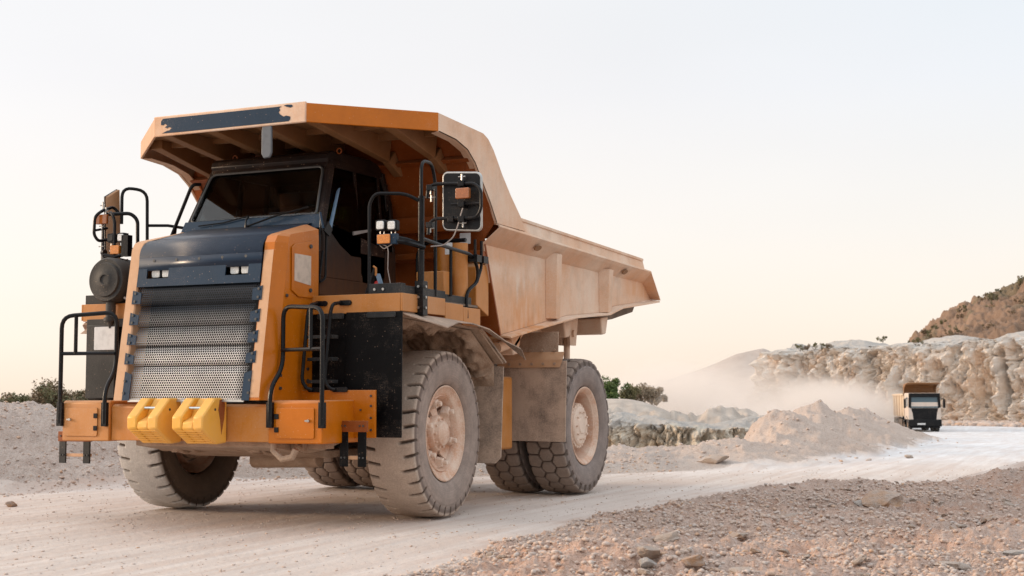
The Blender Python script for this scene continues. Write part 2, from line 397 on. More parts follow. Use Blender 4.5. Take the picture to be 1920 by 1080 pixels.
def mesh_grille(name):
    """perforated steel sheet: hexagonal rows of real see-through holes, dust film stronger towards the bottom"""
    mt, n, b, o = newmat(name)
    co = node(n, 'ShaderNodeTexCoord').outputs['Object']; sp = node(n, 'ShaderNodeSeparateXYZ'); n.links.new(co, sp.inputs[0])
    P = .028
    x = math_(n, 'DIVIDE', sp.outputs['X'], P); z = math_(n, 'DIVIDE', sp.outputs['Z'], P*math.sqrt(3))
    def lat(off):
        fx = math_(n, 'SUBTRACT', math_(n, 'FRACT', math_(n, 'ADD', x, 100+off)), .5)
        fz = math_(n, 'MULTIPLY', math_(n, 'SUBTRACT', math_(n, 'FRACT', math_(n, 'ADD', z, 100+off)), .5), math.sqrt(3))
        return math_(n, 'SQRT', math_(n, 'ADD', math_(n, 'MULTIPLY', fx, fx), math_(n, 'MULTIPLY', fz, fz)))
    d = math_(n, 'MINIMUM', lat(0), lat(.5))
    hole = math_(n, 'LESS_THAN', d, .41)
    # zinc band with navy overspray at the ends of the sheet
    zf = mapr(n, sp.outputs['Z'], 2.25, 1.7, 0, 1)
    zf = math_(n, 'MULTIPLY', zf, mapr(n, noise(n, co, 3.), .25, .6, .6, 1.))
    xe = mapr(n, math_(n, 'ABSOLUTE', math_(n, 'SUBTRACT', sp.outputs['X'], .03)), .60, .74, 1, 0)
    zf = math_(n, 'MULTIPLY', zf, xe)
    col = mixc(n, zf, (.012, .020, .032), (.66, .64, .62))
    n.links.new(col, b.inputs['Base Color']); b.inputs['Metallic'].default_value = .35; b.inputs['Roughness'].default_value = .5
    t = n.nodes.new('ShaderNodeBsdfTransparent'); mx = n.nodes.new('ShaderNodeMixShader')
    n.links.new(hole, mx.inputs[0]); n.links.new(b.outputs[0], mx.inputs[1]); n.links.new(t.outputs[0], mx.inputs[2]); n.links.new(mx.outputs[0], o.inputs[0])
    return mt
M['perf'] = mesh_grille('perforated_sheet')

# ================================================================== THE BIG DUMP TRUCK
truck = empty('dump_truck')
tag(truck, 'huge orange rigid dump truck with navy hood and dusty tan dump body', 'dump truck')

# ---- wheels
def make_tyre(kind, w, R=.927, nseg=720, bead=.52):
    hw = w/2
    side = [(-hw*.62, bead), (-hw*.80, bead+.015), (-hw*.93, bead+.07), (-hw*.99, bead+.14), (-hw, bead+.2), (-hw*.985, bead+.265), (-hw*.95, .815), (-hw*.955, .822), (-hw*.945, .862), (-hw*.93, .885)]
    nt_ = 34
    tread = [(-hw*.91+2*hw*.91*k/(nt_-1), 0) for k in range(nt_)]
    tread = [(x, R-.012-.022*(abs(x)/hw)**3) for x, _ in tread]
    prof = side+tread+[(-x, r) for x, r in reversed(side)]
    n = len(prof); px = np.array([p[0] for p in prof]); pr = np.array([p[1] for p in prof])
    th = np.arange(nseg)*2*PI/nseg
    X = np.repeat(px[None, :], nseg, 0); Rr = np.repeat(pr[None, :], nseg, 0); T = np.repeat(th[:, None], n, 1)
    S = T*R
    groove = np.zeros_like(X)
    if kind == 'front':
        N = 36
        for sgn in (-1, 1):
            ph = (T*N/(2*PI) + (.5 if sgn < 0 else 0) + .35*np.clip(np.abs(X)/hw-.3, 0, 1)**1.5) % 1
            dist = np.abs(ph-.5)*2*PI*R/N
            long_ = np.where((np.floor(T*N/(2*PI)+(.5 if sgn < 0 else 0)) % 2) == 0, .42, .56)
            m_ = sstep(.021, .010, dist)*sstep(long_-.03, long_+.03, sgn*X/hw)
            groove = np.maximum(groove, m_)
    else:
        N = 30; pitch = 2*PI*R/N
        d1 = np.full(X.shape, 9.); d2 = np.full(X.shape, 9.)
        for cx_, off in ((0, 0), (-.62*hw, .5), (.62*hw, .5), (-1.35*hw, 0), (1.35*hw, 0)):
            for dk in (-1, 0, 1):
                k0 = np.round(S/pitch-off)+dk
                dd = np.sqrt(((X-cx_)*1.0)**2+((S-(k0+off)*pitch)*.92)**2)
                c = dd < d1; d2 = np.where(c, d1, np.minimum(d2, dd)); d1 = np.where(c, dd, d1)
        groove = sstep(.024, .010, d2-d1)
    on = (Rr > .818); groove = groove*on
    depth = .042 if kind == 'front' else .040
    jig = fbm(X*9, np.cos(T)*8, np.sin(T)*8, 3, 5)*.0025
    R2 = Rr-groove*depth+jig*on
    V = np.stack([X, R2*np.cos(T), R2*np.sin(T)], -1).reshape(-1, 3)
    i = np.arange(nseg)[:, None]*n; j = ((np.arange(nseg)+1) % nseg)[:, None]*n; k = np.arange(n-1)[None, :]
    F = np.stack([i+k, i+k+1, j+k+1, j+k], -1).reshape(-1, 4)
    me = bpy.data.meshes.new('tyre'); me.vertices.add(len(V)); me.vertices.foreach_set('co', V.ravel())
    me.loops.add(F.size); me.loops.foreach_set('vertex_index', F.ravel().astype(np.int32))
    me.polygons.add(len(F)); me.polygons.foreach_set('loop_start', np.arange(0, F.size, 4, dtype=np.int32)); me.polygons.foreach_set('loop_total', np.full(len(F), 4, dtype=np.int32))
    me.polygons.foreach_set('use_smooth', np.ones(len(F), bool)); me.update(calc_edges=True); me.validate()
    a = me.attributes.new('groove', 'FLOAT', 'POINT'); a.data.foreach_set('value', groove.reshape(-1).astype(np.float32))
    return me

WF, WR, WB, RAD, TW = 1.947, 2.063, 3.96, .927, .60
me_f = make_tyre('front', TW); me_r = make_tyre('rear', .56)
tyre_lab = {}
def add_tyre(par, me, mat, name='tyre', loc=(0, 0, 0)):
    if me.materials and me.materials[0] != mat: me = me.copy(); me.materials.clear()
    if not me.materials: me.materials.append(mat)
    o = bpy.data.objects.new(name, me); COL.objects.link(o); o.parent = par; o.location = loc; return o

def front_wheel(x, sgn, rz, tmat, detail=True):
    hub = MB()
    # x grows outward (sgn)
    def P(l): return [(sgn*h, r) for h, r in l]
    o0 = .235   # outer face of the rim relative to the wheel's middle
    hub.lathe(P([(-.2, .50), (o0-.02, .50), (o0, .525), (o0+.015, .528), (o0+.02, .515), (o0, .497), (o0-.02, .470), (o0-.03, .440), (o0-.045, .425), (o0-.03, .415), (o0-.055, .395), (o0-.11, .385), (-.05, .38), (-.2, .40)]), (0, 0, 0), n=64)
    w_ = empty('wheel', (x, 0, RAD), rz, truck)
    rim = hub.build('rim', M['rim'] if detail else M['mud'], w_, smooth=30)
    add_tyre(w_, me_f, tmat)
    # spider with six dark windows
    sp_ = MB()
    for k in range(6):
        a0 = 2*PI*(k+.16)/6; a1 = 2*PI*(k+.84)/6
        for q in range(6):
            b0, b1 = a0+(a1-a0)*q/6, a0+(a1-a0)*(q+1)/6
            # dished web
            lo = []; hi = []
            for h, r in ((.12, .39), (.075, .30), (.10, .17)):
                pass
            r_ = [(.385, .135), (.30, .085), (.20, .12), (.12, .15)]
            for e in range(3):
                (ra, ha), (rb, hb) = r_[e], r_[e+1]
                rb2, ra2 = rb, ra
                qd = [(sgn*ha, ra2*math.cos(b0), ra2*math.sin(b0)), (sgn*ha, ra2*math.cos(b1), ra2*math.sin(b1)), (sgn*hb, rb2*math.cos(b1), rb2*math.sin(b1)), (sgn*hb, rb2*math.cos(b0), rb2*math.sin(b0))]
                sp_.plate(qd, (-sgn*.03, 0, 0))
    sp_.lathe(P([(-.05, .36), (-.05, .02)]), (0, 0, 0), n=32)
    sp_.lathe(P([(.10, .205), (.15, .20), (.175, .185), (.18, .15), (.225, .135), (.25, .10), (.262, .03), (.262, .001)]), (0, 0, 0), n=40)
    for k in range(10):
        a = 2*PI*k/10; sp_.cyl((sgn*.17, .155*math.cos(a), .155*math.sin(a)), (sgn*.205, .155*math.cos(a), .155*math.sin(a)), .016, 6)
    sp_.build('hub', M['rim'], w_, smooth=30)
    # wedge clamps
    for k in range(6):
        a = 2*PI*(k+.5)/6+.25; r = .335; c = Vector((0, math.cos(a), math.sin(a))); t = Vector((0, -math.sin(a), math.cos(a)))
        cl = MB()
        lo = [c*.40-t*.055, c*.40+t*.055, c*.275+t*.04, c*.275-t*.04]
        hi = [c*.375-t*.04, c*.375+t*.04, c*.29+t*.03, c*.29-t*.03]
        cl.hexa([p+Vector((sgn*.09, 0, 0)) for p in lo], [p+Vector((sgn*.185, 0, 0)) for p in hi])
        cl.cyl(tuple(c*.335+Vector((sgn*.18, 0, 0))), tuple(c*.335+Vector((sgn*.235, 0, 0))), .03, 8)
        cl.build('rim_clamp', M['rimdust'], w_, bev=.008)
    if sgn < 0:   # the inner side that is seen: brake drum and steering knuckle
        k_ = MB(); k_.lathe([(.10, .33), (.16, .33), (.20, .26), (.28, .22), (.42, .16), (.42, .001)], (0, 0, 0), n=36)
        k_.lathe([(.10, .36), (.0, .36)], (0, 0, 0), n=36)
        k_.cyl((.30, -.05, -.3), (.30, -.02, .35), .085, 16); k_.box(.22, .36, -.28, -.05, -.12, .02)
        k_.build('brake_drum', M['mud'], w_, bev=.01)
    return w_
front_wheel(WF-TW/2, 1, math.radians(2.5), M['tyre'])
fr = front_wheel(-(WF-TW/2), -1, math.radians(2.5), M['tyre_grey'])

def rear_wheel(sgn, x, tmat, outer=True):
    w_ = empty('wheel', (x, WB, RAD), random.uniform(-.002, .002), truck)
    add_tyre(w_, me_r, tmat)
    def P(l): return [(sgn*h, r) for h, r in l]
    h_ = MB(); o0 = .20
    h_.lathe(P([(-.25, .50), (o0, .50), (o0+.02, .525), (o0+.035, .53), (o0+.04, .515), (o0+.03, .495), (o0+.0, .475), (o0-.02, .455), (o0-.10, .44), (-.12, .42), (-.22, .40)]), (0, 0, 0), n=64)
    h_.lathe(P([(-.12, .43), (-.12, .02)]), (0, 0, 0), n=40)
    h_.build('rim', M['rim'], w_, smooth=30)
    if outer:
        g = MB()
        g.lathe(P([(-.12, .30), (.02, .30), (.09, .30), (.10, .285), (.165, .262), (.18, .24), (.185, .12), (.20, .10), (.20, .001)]), (0, 0, 0), n=48)
        for k in range(28):
            a = 2*PI*k/28; g.cyl((sgn*.07, .285*math.cos(a), .285*math.sin(a)), (sgn*.145, .280*math.cos(a), .280*math.sin(a)), .027, 8)
        for k in range(10):
            a = 2*PI*k/10; g.cyl((sgn*.16, .19*math.cos(a), .19*math.sin(a)), (sgn*.215, .19*math.cos(a), .19*math.sin(a)), .015, 6)
        g.build('hub', M['rimdust'], w_, smooth=30)
    return w_
for sgn, tm in ((1, M['tyre_rear']), (-1, M['tyre_rear'])):
    rear_wheel(sgn, sgn*(WR-.28), tm); rear_wheel(sgn, sgn*(WR-.28-.67), tm, False)

# ---- chassis
f = MB()
for s in (-1, 1):
    f.prism([(-1.9, .98), (-1.9, 1.25), (.8, 1.35), (3.0, 1.75), (5.9, 1.95), (6.2, 1.9), (6.2, 1.55), (3.4, 1.2), (.8, .95)], 'x', s*.42, s*.56)
f.box(-.6, .6, -1.2, -.9, .8, 1.1); f.box(-.55, .55, 5.6, 5.8, 1.5, 1.9); f.box(-.5, .5, 2.2, 2.45, 1.1, 1.5)
f.cyl((-1.3, 0.0, .80), (1.3, 0.0, .80), .13, 16)
f.cyl((-.9, 0.25, .78), (.9, .25, .78), .05, 12)
f.build('chassis_frame', M['chassis'], truck, bev=.01)
f = MB(); f.tube([(-1.2, WB, RAD), (-.5, WB, RAD), (-.4, WB, RAD), (.4, WB, RAD), (.5, WB, RAD), (1.2, WB, RAD)], [.26, .26, .38, .38, .26, .26], 24)
f.build('rear_axle', M['mud'], truck)
f = MB(); f.prism([(-1.95, .83), (-.9, .68), (.1, .70), (.1, .76), (-.9, .76), (-1.95, .90)], 'x', -.75, .95)
f.cyl((-.1, -.75, .64), (.75, -.75, .66), .09, 16); f.box(-.75, 1.3, -1.55, -1.35, .80, .90)
f.build('belly_guard', M['mud'], truck, bev=.006)
f = MB(); rr_ = random.Random(3)
for k in range(9):
    x = -.7+k*.22; f.tube([(x, -1.7, .84), (x+rr_.uniform(-.1, .1), -1.5, .76+rr_.uniform(-.03, .03)), (x+rr_.uniform(-.15, .15), -1.1, .80), (x, -.7, .9)], rr_.uniform(.012, .028), 8, fil=.1)
for k in range(8):
    x = -.8+k*.25; z = rr_.uniform(.74, .80); f.box(x, x+rr_.uniform(.05, .16), -1.62, -1.50, z, z+.08)
f.build('hose', M['mud'], truck, bev=.006)
f = MB()   # tow eye under the bumper
f.tube([(1.0, -2.0, .90), (1.0, -2.0, .80), (1.10, -2.0, .72), (1.22, -2.0, .74), (1.26, -2.0, .82)], .035, 8)
f.build('tow_hook', M['mud'], truck)

# ---- bumper
b = MB()
b.prism([(-2.06, .885), (-2.06, 1.235), (-2.035, 1.262), (-1.55, 1.262), (-1.55, .885)], 'x', -.985, .985)
b.build('bumper', M['orange'], truck, bev=.008)
for s in (-1, 1):
    bx = MB(); a, c = sorted((s*.992, s*1.62))
    bx.prism([(-2.09, .875), (-2.09, 1.275), (-2.06, 1.30), (-1.23, 1.30), (-1.23, .875)], 'x', a, c)
    bo = bx.build('bumper_box', M['orange'] if s < 0 else M['orange_clean'], truck, bev=.012)
    d = MB(); c0 = s*1.31 if s > 0 else -1.36
    d.rrect((c0, -2.094, 1.075), (1, 0, 0), (0, 0, 1), .44, .30, .02, (0, -.009, 0)); d.build('hatch', M['orange'] if s < 0 else M['orange_clean'], bo, bev=.003)
    lt = MB(); lx = 1.47 if s > 0 else -1.50
    lt.cyl((lx, -2.10, 1.10), (lx, -2.125, 1.10), .014, 12); lt.box(lx-.03, lx+.02, -2.13, -2.122, 1.092, 1.108)
    lt.build('latch', M['steel'], bo)
    hg = MB(); hx = 1.10 if s > 0 else -1.16
    for z in (1.01, 1.14):
        hg.box(hx-.025, hx+.025, -2.112, -2.103, z-.025, z+.025)
    hg.build('hinges', M['black'], bo, bev=.003)
    # rear corner plate beside the ladder
p = MB(); p.plate([(.98, -1.5, .92), (1.865, -1.5, .92), (1.865, -1.5, 1.40), (.98, -1.5, 1.40)], (0, .03, 0))
p.build('corner_plate', M['orange_clean'], truck, bev=.004)
p = MB()
for z in (1.0, 1.12, 1.24, 1.34): p.cyl((1.82, -1.5, z), (1.82, -1.512, z), .012, 8)
for z in (1.0, 1.2): p.cyl((1.70, -1.5, z), (1.70, -1.512, z), .01, 8)
p.build('plate_bolts', M['bolt'], truck)

# hanging steps (rubber straps with rungs)
def hanging_step(u0, u1, v0, v1, y, rung, top=True, sg=1):
    s_ = MB()
    a = at(u0, v0, y=y); c = at(u1, v0, y=y); zb = at(u0, v1, y=y)[2]
    for x in (a[0], c[0]):
        s_.box(x-.045, x+.045, y-.008, y+.012, zb, a[2])
    o = s_.build('hanging_straps', M['rubberflap'] if sg > 0 else M['greyplastic'], truck, bev=.003)
    r_ = MB(); r_.box(a[0]-.03, c[0]+.03, y+.013, y+.05, zb+.07, zb+.105)
    r_.build('rung', M['frame_tan'], o, bev=.004)
    r_ = MB(); r_.box(a[0]-.06, c[0]+.06, y-.012, y+.02, a[2]-.02, a[2]+.09)
    r_.build('hanger', M['orange_dark'] if top else M['frame_tan'], o, bev=.004)
    k = MB()
    for x in (a[0], c[0]):
        for dx in (-.02, .02):
            for z in (zb+.09, a[2]+.04): k.cyl((x+dx, y-.02, z), (x+dx, y-.008, z), .01, 8)
    k.build('bolts', M['bolt'], o)
hanging_step(645, 679, 806, 875, -1.72, 1)
hanging_step(118, 163, 824, 868, -1.72, 1, sg=-1)

# ---- front handrails on the bumper
for s in (-1, 1):
    r_ = MB(); xo, xi = s*1.63, s*1.03
    r_.tube([(xo, -2.12, 1.06), (xo, -2.12, 2.20), (xi+s*.02, -1.93, 2.24), (xi+s*.02, -1.93, 1.62), (xi, -2.12, 1.42), (xi, -2.12, 1.06)], .023, 10, fil=.13)
    r_.tube([(xo, -2.12, 1.80), (xi+s*.02, -1.95, 1.80)], .02, 8)
    r_.tube([(xo-s*.16, -2.08, 1.80), (xo-s*.16, -2.08, 2.20)], .02, 8)
    o = r_.build('front_handrail', M['black'], truck)
    k = MB()
    for x in (xo, xi): k.box(x-.035, x+.035, -2.135, -2.095, 1.03, 1.28)
    k.build('rail_feet', M['black'], o, bev=.004)

# ---- hood
XC = .03
def hood_y(z): return -2.17+(z-1.28)*.155      # leaning nose
def hw(z): return .77
HZ0, HZ1 = 1.28, 2.90
# inner dark box behind the perforated sheets
b = MB(); b.hexa([(-.72, hood_y(1.3)+.22, 1.3), (.78, hood_y(1.3)+.22, 1.3), (.78, -1.2, 1.3), (-.72, -1.2, 1.3)], [(-.72, hood_y(2.9)+.22, 2.8), (.78, hood_y(2.9)+.22, 2.8), (.78, -1.2, 2.8), (-.72, -1.2, 2.8)])
b.build('radiator', M['black'], truck)
# corner frames + side walls
for s in (-1, 1):
    hd = MB()
    def sec(z, ins=0):
        y = hood_y(z); i = XC+s*.775; o1 = XC+s*.905; o2 = XC+s*.965
        return [(i, y+.10, z), (i, y+.012, z), (i+s*.012, y, z), (o1, y, z), (o2, y+.16, z), (o2+s*.005, -1.2, z), (o2-s*.05, -1.2, z), (o2-s*.06, y+.2, z)]
    zs = [1.30, 1.36, 2.80]
    secs = [sec(z) for z in zs]
    # rounded shoulder over the top
    for dz, dy in ((.10, .015), (.17, .06), (.20, .13)):
        q = sec(2.80); secs.append([(x, (y+dy if k < 4 else max(y, y+dy*.4) if k == 4 else y), 2.80+dz*(1 if k < 4 else .98)) for k, (x, y, z) in enumerate(q)])
    for k in range(len(secs)-1):
        A, B = secs[k], secs[k+1]
        for e in range(len(A)-1): hd.add([A[e], A[e+1], B[e+1], B[e]], [(0, 1, 2, 3)])
    T = secs[-1]
    # top of the side: flat shelf rising towards the cab
    i, o2 = XC+s*.775, XC+s*.965
    yT = T[3][1]; zT = T[3][2]
    hd.add([T[1], T[3], T[4], (o2, -1.2, 3.10), (i+s*.05, -1.2, 3.16), (i, -1.2, 3.16)], [(0, 1, 2, 3, 4, 5)])
    hd.add([T[4], T[5], (o2, -1.2, 3.10)], [(0, 1, 2)])
    hd.add([T[0], (i, -1.2, 3.16), T[1]], [(0, 1, 2)])
    hd.add([(XC+s*.775, hood_y(1.3)+.1, 1.3), (XC+s*.775, hood_y(1.3), 1.3), (XC+s*.905, hood_y(1.3), 1.3), (XC+s*.965, hood_y(1.3)+.16, 1.3), (XC+s*.965, -1.2, 1.3), (XC+s*.775, -1.2, 1.3)], [(0, 1, 2, 3, 4, 5)])
    hd.add([(XC+s*.965, -1.2, 1.3), (XC+s*.965, -1.2, 3.10), (XC+s*.2, -1.2, 3.16), (XC+s*.2, -1.2, 1.3)], [(0, 1, 2, 3)])
    o = hd.build('hood_side', M['frame_tan'] if s < 0 else M['orange_clean'], truck, smooth=28)  # sunward side takes the tan with light put into its colour
    if s > 0:
        # front strip: dusty tan with the lit tone put into its colour
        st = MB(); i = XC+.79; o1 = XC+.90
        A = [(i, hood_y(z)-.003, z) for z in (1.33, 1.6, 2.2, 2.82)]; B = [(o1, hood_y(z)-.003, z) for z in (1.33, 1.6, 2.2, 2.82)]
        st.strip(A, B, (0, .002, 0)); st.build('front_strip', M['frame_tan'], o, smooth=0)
        xs = XC+.972
        hh = MB(); hh.prism([(-1.72, 2.42), (-1.72, 2.86), (-1.66, 2.90), (-1.31, 2.97), (-1.31, 2.36), (-1.60, 2.36)], 'x', xs, xs+.010); ho = hh.build('hatch', M['orange_clean'], o, bev=.004)
        q = MB(); q.prism([(-1.68, 2.52), (-1.68, 2.80), (-1.37, 2.80), (-1.37, 2.49)], 'x', xs+.011, xs+.014); q.build('sticker', M['paper'], o, smooth=0)
        q = MB()
        for y, z in ((-1.38, 2.90), (-1.38, 2.44), ): q.cyl((xs+.01, y, z), (xs+.025, y, z), .022, 10)
        q.build('latches', M['bolt'], o)
        q = MB()
        for y, z in ((-1.80, 2.36), (-1.85, 2.05), (-1.85, 1.80), (-1.40, 1.62), (-1.40, 1.50), (-1.90, 1.55), (-1.40, 2.2), (-1.90, 1.42)): q.cyl((xs-.004, y, z), (xs+.012, y, z), .017, 10)
        q.build('bolts', M['bolt'], o)
# hood lid: nose roll + top
nose = []
for k in range(25):
    a = math.radians(k*90/24*.92); nose.append((hood_y(2.72)+.22-.22*math.cos(a)+.0, 2.80+.20*math.sin(a)))
prof = [(hood_y(2.66)-.004, 2.66)]+[(y-.004, z) for y, z in nose]+[(-1.02, 3.20)]
t_ = MB(); A = [(XC-.775, y, z) for y, z in prof]; B = [(XC+.775, y, z) for y, z in prof]
for k in range(len(A)-1): t_.add([A[k], B[k], B[k+1], A[k+1]], [(0, 1, 2, 3)])
hl = t_.build('hood_lid', M['navy_top'], truck, smooth=40)
sol = hl.modifiers.new('s', 'SOLIDIFY'); sol.thickness = .012; sol.offset = 0
# lamp panel
def slab(x0, x1, z0, z1, off, t, name, mat, par, bev=.003):
    q = MB(); q.plate([(x0, hood_y(z0)+off, z0), (x1, hood_y(z0)+off, z0), (x1, hood_y(z1)+off, z1), (x0, hood_y(z1)+off, z1)], (0, t, 0)); return q.build(name, mat, par, bev=bev)
lp = MB()
z0, z1 = 2.49, 2.80
def hp(x, z, off=-.012): return (x, hood_y(z)+off, z)
wins = [(XC-.66, XC-.38), (XC+.34, XC+.62)]; wz0, wz1 = 2.575, 2.70
xs = [XC-.775, wins[0][0], wins[0][1], wins[1][0], wins[1][1], XC+.775]
for k in range(5):
    if k in (1, 3):
        for za, zb in ((z0, wz0), (wz1, z1)): lp.plate([hp(xs[k], za), hp(xs[k+1], za), hp(xs[k+1], zb), hp(xs[k], zb)], (0, .014, 0))
    else: lp.plate([hp(xs[k], z0), hp(xs[k+1], z0), hp(xs[k+1], z1), hp(xs[k], z1)], (0, .014, 0))
lpo = lp.build('lamp_panel', M['navy'], truck)
# head lamps in their recesses
for (xa, xb) in wins:
    rc = MB(); rc.plate([hp(xa, wz0-.01, .10), hp(xb, wz0-.01, .10), hp(xb, wz1+.01, .10), hp(xa, wz1+.01, .10)], (0, .01, 0))
    rc.plate([hp(xa, wz0, .002), hp(xb, wz0, .002), hp(xb, wz0, .10), hp(xa, wz0, .10)], (0, 0, -.006))
    rc.plate([hp(xa, wz1, .002), hp(xb, wz1, .002), hp(xb, wz1, .10), hp(xa, wz1, .10)], (0, 0, .006))
    rc.build('lamp_recess', M['black'], lpo)
    for t in (.30, .78):
        x = xa+(xb-xa)*t; z = (wz0+wz1)/2; y = hood_y(z)
        h1 = MB(); h1.rrect((x, y+.035, z), (1, 0, 0), (0, 0, 1), .118, .112, .02, (0, .06, 0)); ho = h1.build('headlamp', M['black'], lpo, bev=.004)
        h1 = MB(); h1.rrect((x, y+.025, z), (1, 0, 0), (0, 0, 1), .102, .098, .02, (0, .012, 0)); h1.build('headlamp_lens', M['lampglass'], lpo, bev=.004)
q = MB()
for k in range(5):
    x = XC-.58+k*.29; q.cyl(hp(x, 2.765, -.022), hp(x, 2.765, -.008), .016, 10)
q.build('bolts', M['bolt'], lpo)
# grille sheets: five folded perforated panels and their tabs
rows = [(2.52, 2.285), (2.278, 2.065), (2.058, 1.858), (1.85, 1.655), (1.647, 1.30)]
gr = slab(XC-.775, XC+.775, 2.40, 2.56, .03, .008, 'grille', M['perf'], truck, bev=0)
gx0, gx1 = XC-.715, XC+.725
for r_i, (za, zb) in enumerate(rows):
    q = MB(); H = za-zb
    pr = [(za, .040), (za-.10*H, .030), (za-.28*H, .006), (za-.42*H, .0), (za-.80*H, -.006), (zb+.04*H, .006), (zb, .016)]
    if r_i == 4: pr = [(za, .04), (za-.06*H, .03), (za-.16*H, .006), (za-.22*H, 0), (zb, 0)]
    A = [(gx0, hood_y(z)+o_, z) for z, o_ in pr]; B = [(gx1, hood_y(z)+o_, z) for z, o_ in pr]
    for k in range(len(A)-1): q.add([A[k], B[k], B[k+1], A[k+1]], [(0, 1, 2, 3)])
    po = q.build('perforated_panel', M['perf'], gr, smooth=20)
    q = MB(); w1 = .09
    for s in (-1, 1):
        xa = XC+s*.70; xb = XC+s*.815
        zt = za-.28*H; zz = zb+.10*H
        if r_i == 4: zz = zb+.0; zt = za-.14*H; xb = XC+s*.79
        q.plate([hp(xa, zz, -.010), hp(xb, zz, -.010), hp(xb, zt, -.010), hp(xa-s*.0, zt-.03, -.010)], (0, .008, 0))
    q.build('side_tabs', M['navy'], gr)
    q = MB()
    for s in (-1, 1):
        for z in (za-.42*H, zb+.22*H): q.cyl(hp(XC+s*.775, z, -.02), hp(XC+s*.775, z, -.008), .014, 8)
    q.build('bolts', M['bolt'], gr)
q = MB(); q.plate([hp(gx0, 1.285, -.004), hp(gx1, 1.285, -.004), hp(gx1, 1.31, -.004), hp(gx0, 1.31, -.004)], (0, .02, 0))
q.build('bottom_trim', M['steel'], gr)

# ---- cab
cab = MB()
# corner posts, roof, lower walls
ZB, ZS, ZT = 2.40, 3.22, 4.04
def xh(z): return .90-.13*max(0, (z-3.2))/.84
def fy(z): return -1.02+(.40*(z-3.2)/.84 if z > 3.2 else 0)
# front frame ring
def wsp(x, z): return (x, fy(z), z)
L0, L1, W0, W1 = 3.20, 3.93, 3.29, 3.87
def fr_quad(pts, t=(0, .05, 0)): cab.plate([wsp(*p) for p in pts], t)
o_bl, o_br, o_tr, o_tl = (-xh(L0)+.0, L0), (xh(L0), L0), (xh(L1), L1), (-xh(L1), L1)
i_bl, i_br, i_tr, i_tl = (-xh(W0)+.05, W0), (xh(W0)-.05, W0), (xh(W1)-.05, W1), (-xh(W1)+.05, W1)
fr_quad([o_bl, o_br, i_br, i_bl]); fr_quad([o_br, o_tr, i_tr, i_br]); fr_quad([o_tr, o_tl, i_tl, i_tr]); fr_quad([o_tl, o_bl, i_bl, i_tl])
# roof slab with rounded front
zr = [(fy(3.93), 3.92), (fy(3.93)-.02, 3.96), (fy(3.93), 4.02), (fy(3.93)+.07, 4.06), (.25, 4.09), (.45, 4.05), (.58, 3.94), (.55, 3.90), (.2, 3.97)]
cab.prism(zr, 'x', -.78, .78)
# lower body (below the glass)
cab.prism([(-1.02, ZB), (-1.02, 3.20), (-.97, 3.25), (.68, 3.02), (.68, ZB)], 'x', -.88, .88)
# side posts
for s in (-1, 1):
    def sp(y, z, dx=0): return (s*(xh(z)+dx), y, z)
    for quad in ([(-1.02, 3.18), (-.90, 3.18), (-.52, 3.95), (-.64, 3.95)], [(-.14, 2.45), (-.08, 2.45), (-.08, 3.97), (-.14, 3.97)], [(.40, 2.45), (.46, 2.45), (.46, 3.95), (.40, 3.95)],
                 [(.62, 2.45), (.69, 2.45), (.69, 3.60), (.62, 3.60)], [(.62, 3.60), (.69, 3.60), (.60, 3.93), (.50, 3.97), (.48, 3.90)], [(-.60, 3.93), (-.52, 3.88), (.5, 3.90), (.5, 3.98), (-.6, 4.03)],
                 [(-1.02, 2.42), (.68, 2.42), (.68, 2.62), (-1.02, 2.62)], [(.42, 2.60), (.66, 2.60), (.66, 3.02), (.42, 3.02)], [(-1.02, 2.62), (-.14, 2.62), (-.14, 2.90), (-.36, 2.90), (-.60, 3.0), (-.93, 3.22), (-1.02, 3.22)]):
        cab.plate([sp(*q) for q in quad], (-s*.05, 0, 0))
# rear wall
cab.prism([(.62, 2.4), (.68, 2.4), (.68, 3.1), (.62, 3.1)], 'x', -.88, .88); cab.prism([(.55, 3.82), (.60, 3.82), (.57, 3.97), (.5, 3.97)], 'x', -.80, .80)
for s in (-1, 1): cab.prism([(.60, 3.1), (.68, 3.1), (.60, 3.85), (.54, 3.85)], 'x', s*.70, s*.82)
cabo = cab.build('cab', M['cabdark'], truck, bev=.008)
# navy cowl below the windscreen
q = MB(); q.plate([(-.93, -1.06, 3.14), (.93, -1.06, 3.14), (xh(3.3)+.01, fy(3.30)-.03, 3.30), (-xh(3.3)-.01, fy(3.30)-.03, 3.30)], (0, .03, 0)); q.build('cowl', M['navy'], cabo, bev=.006)
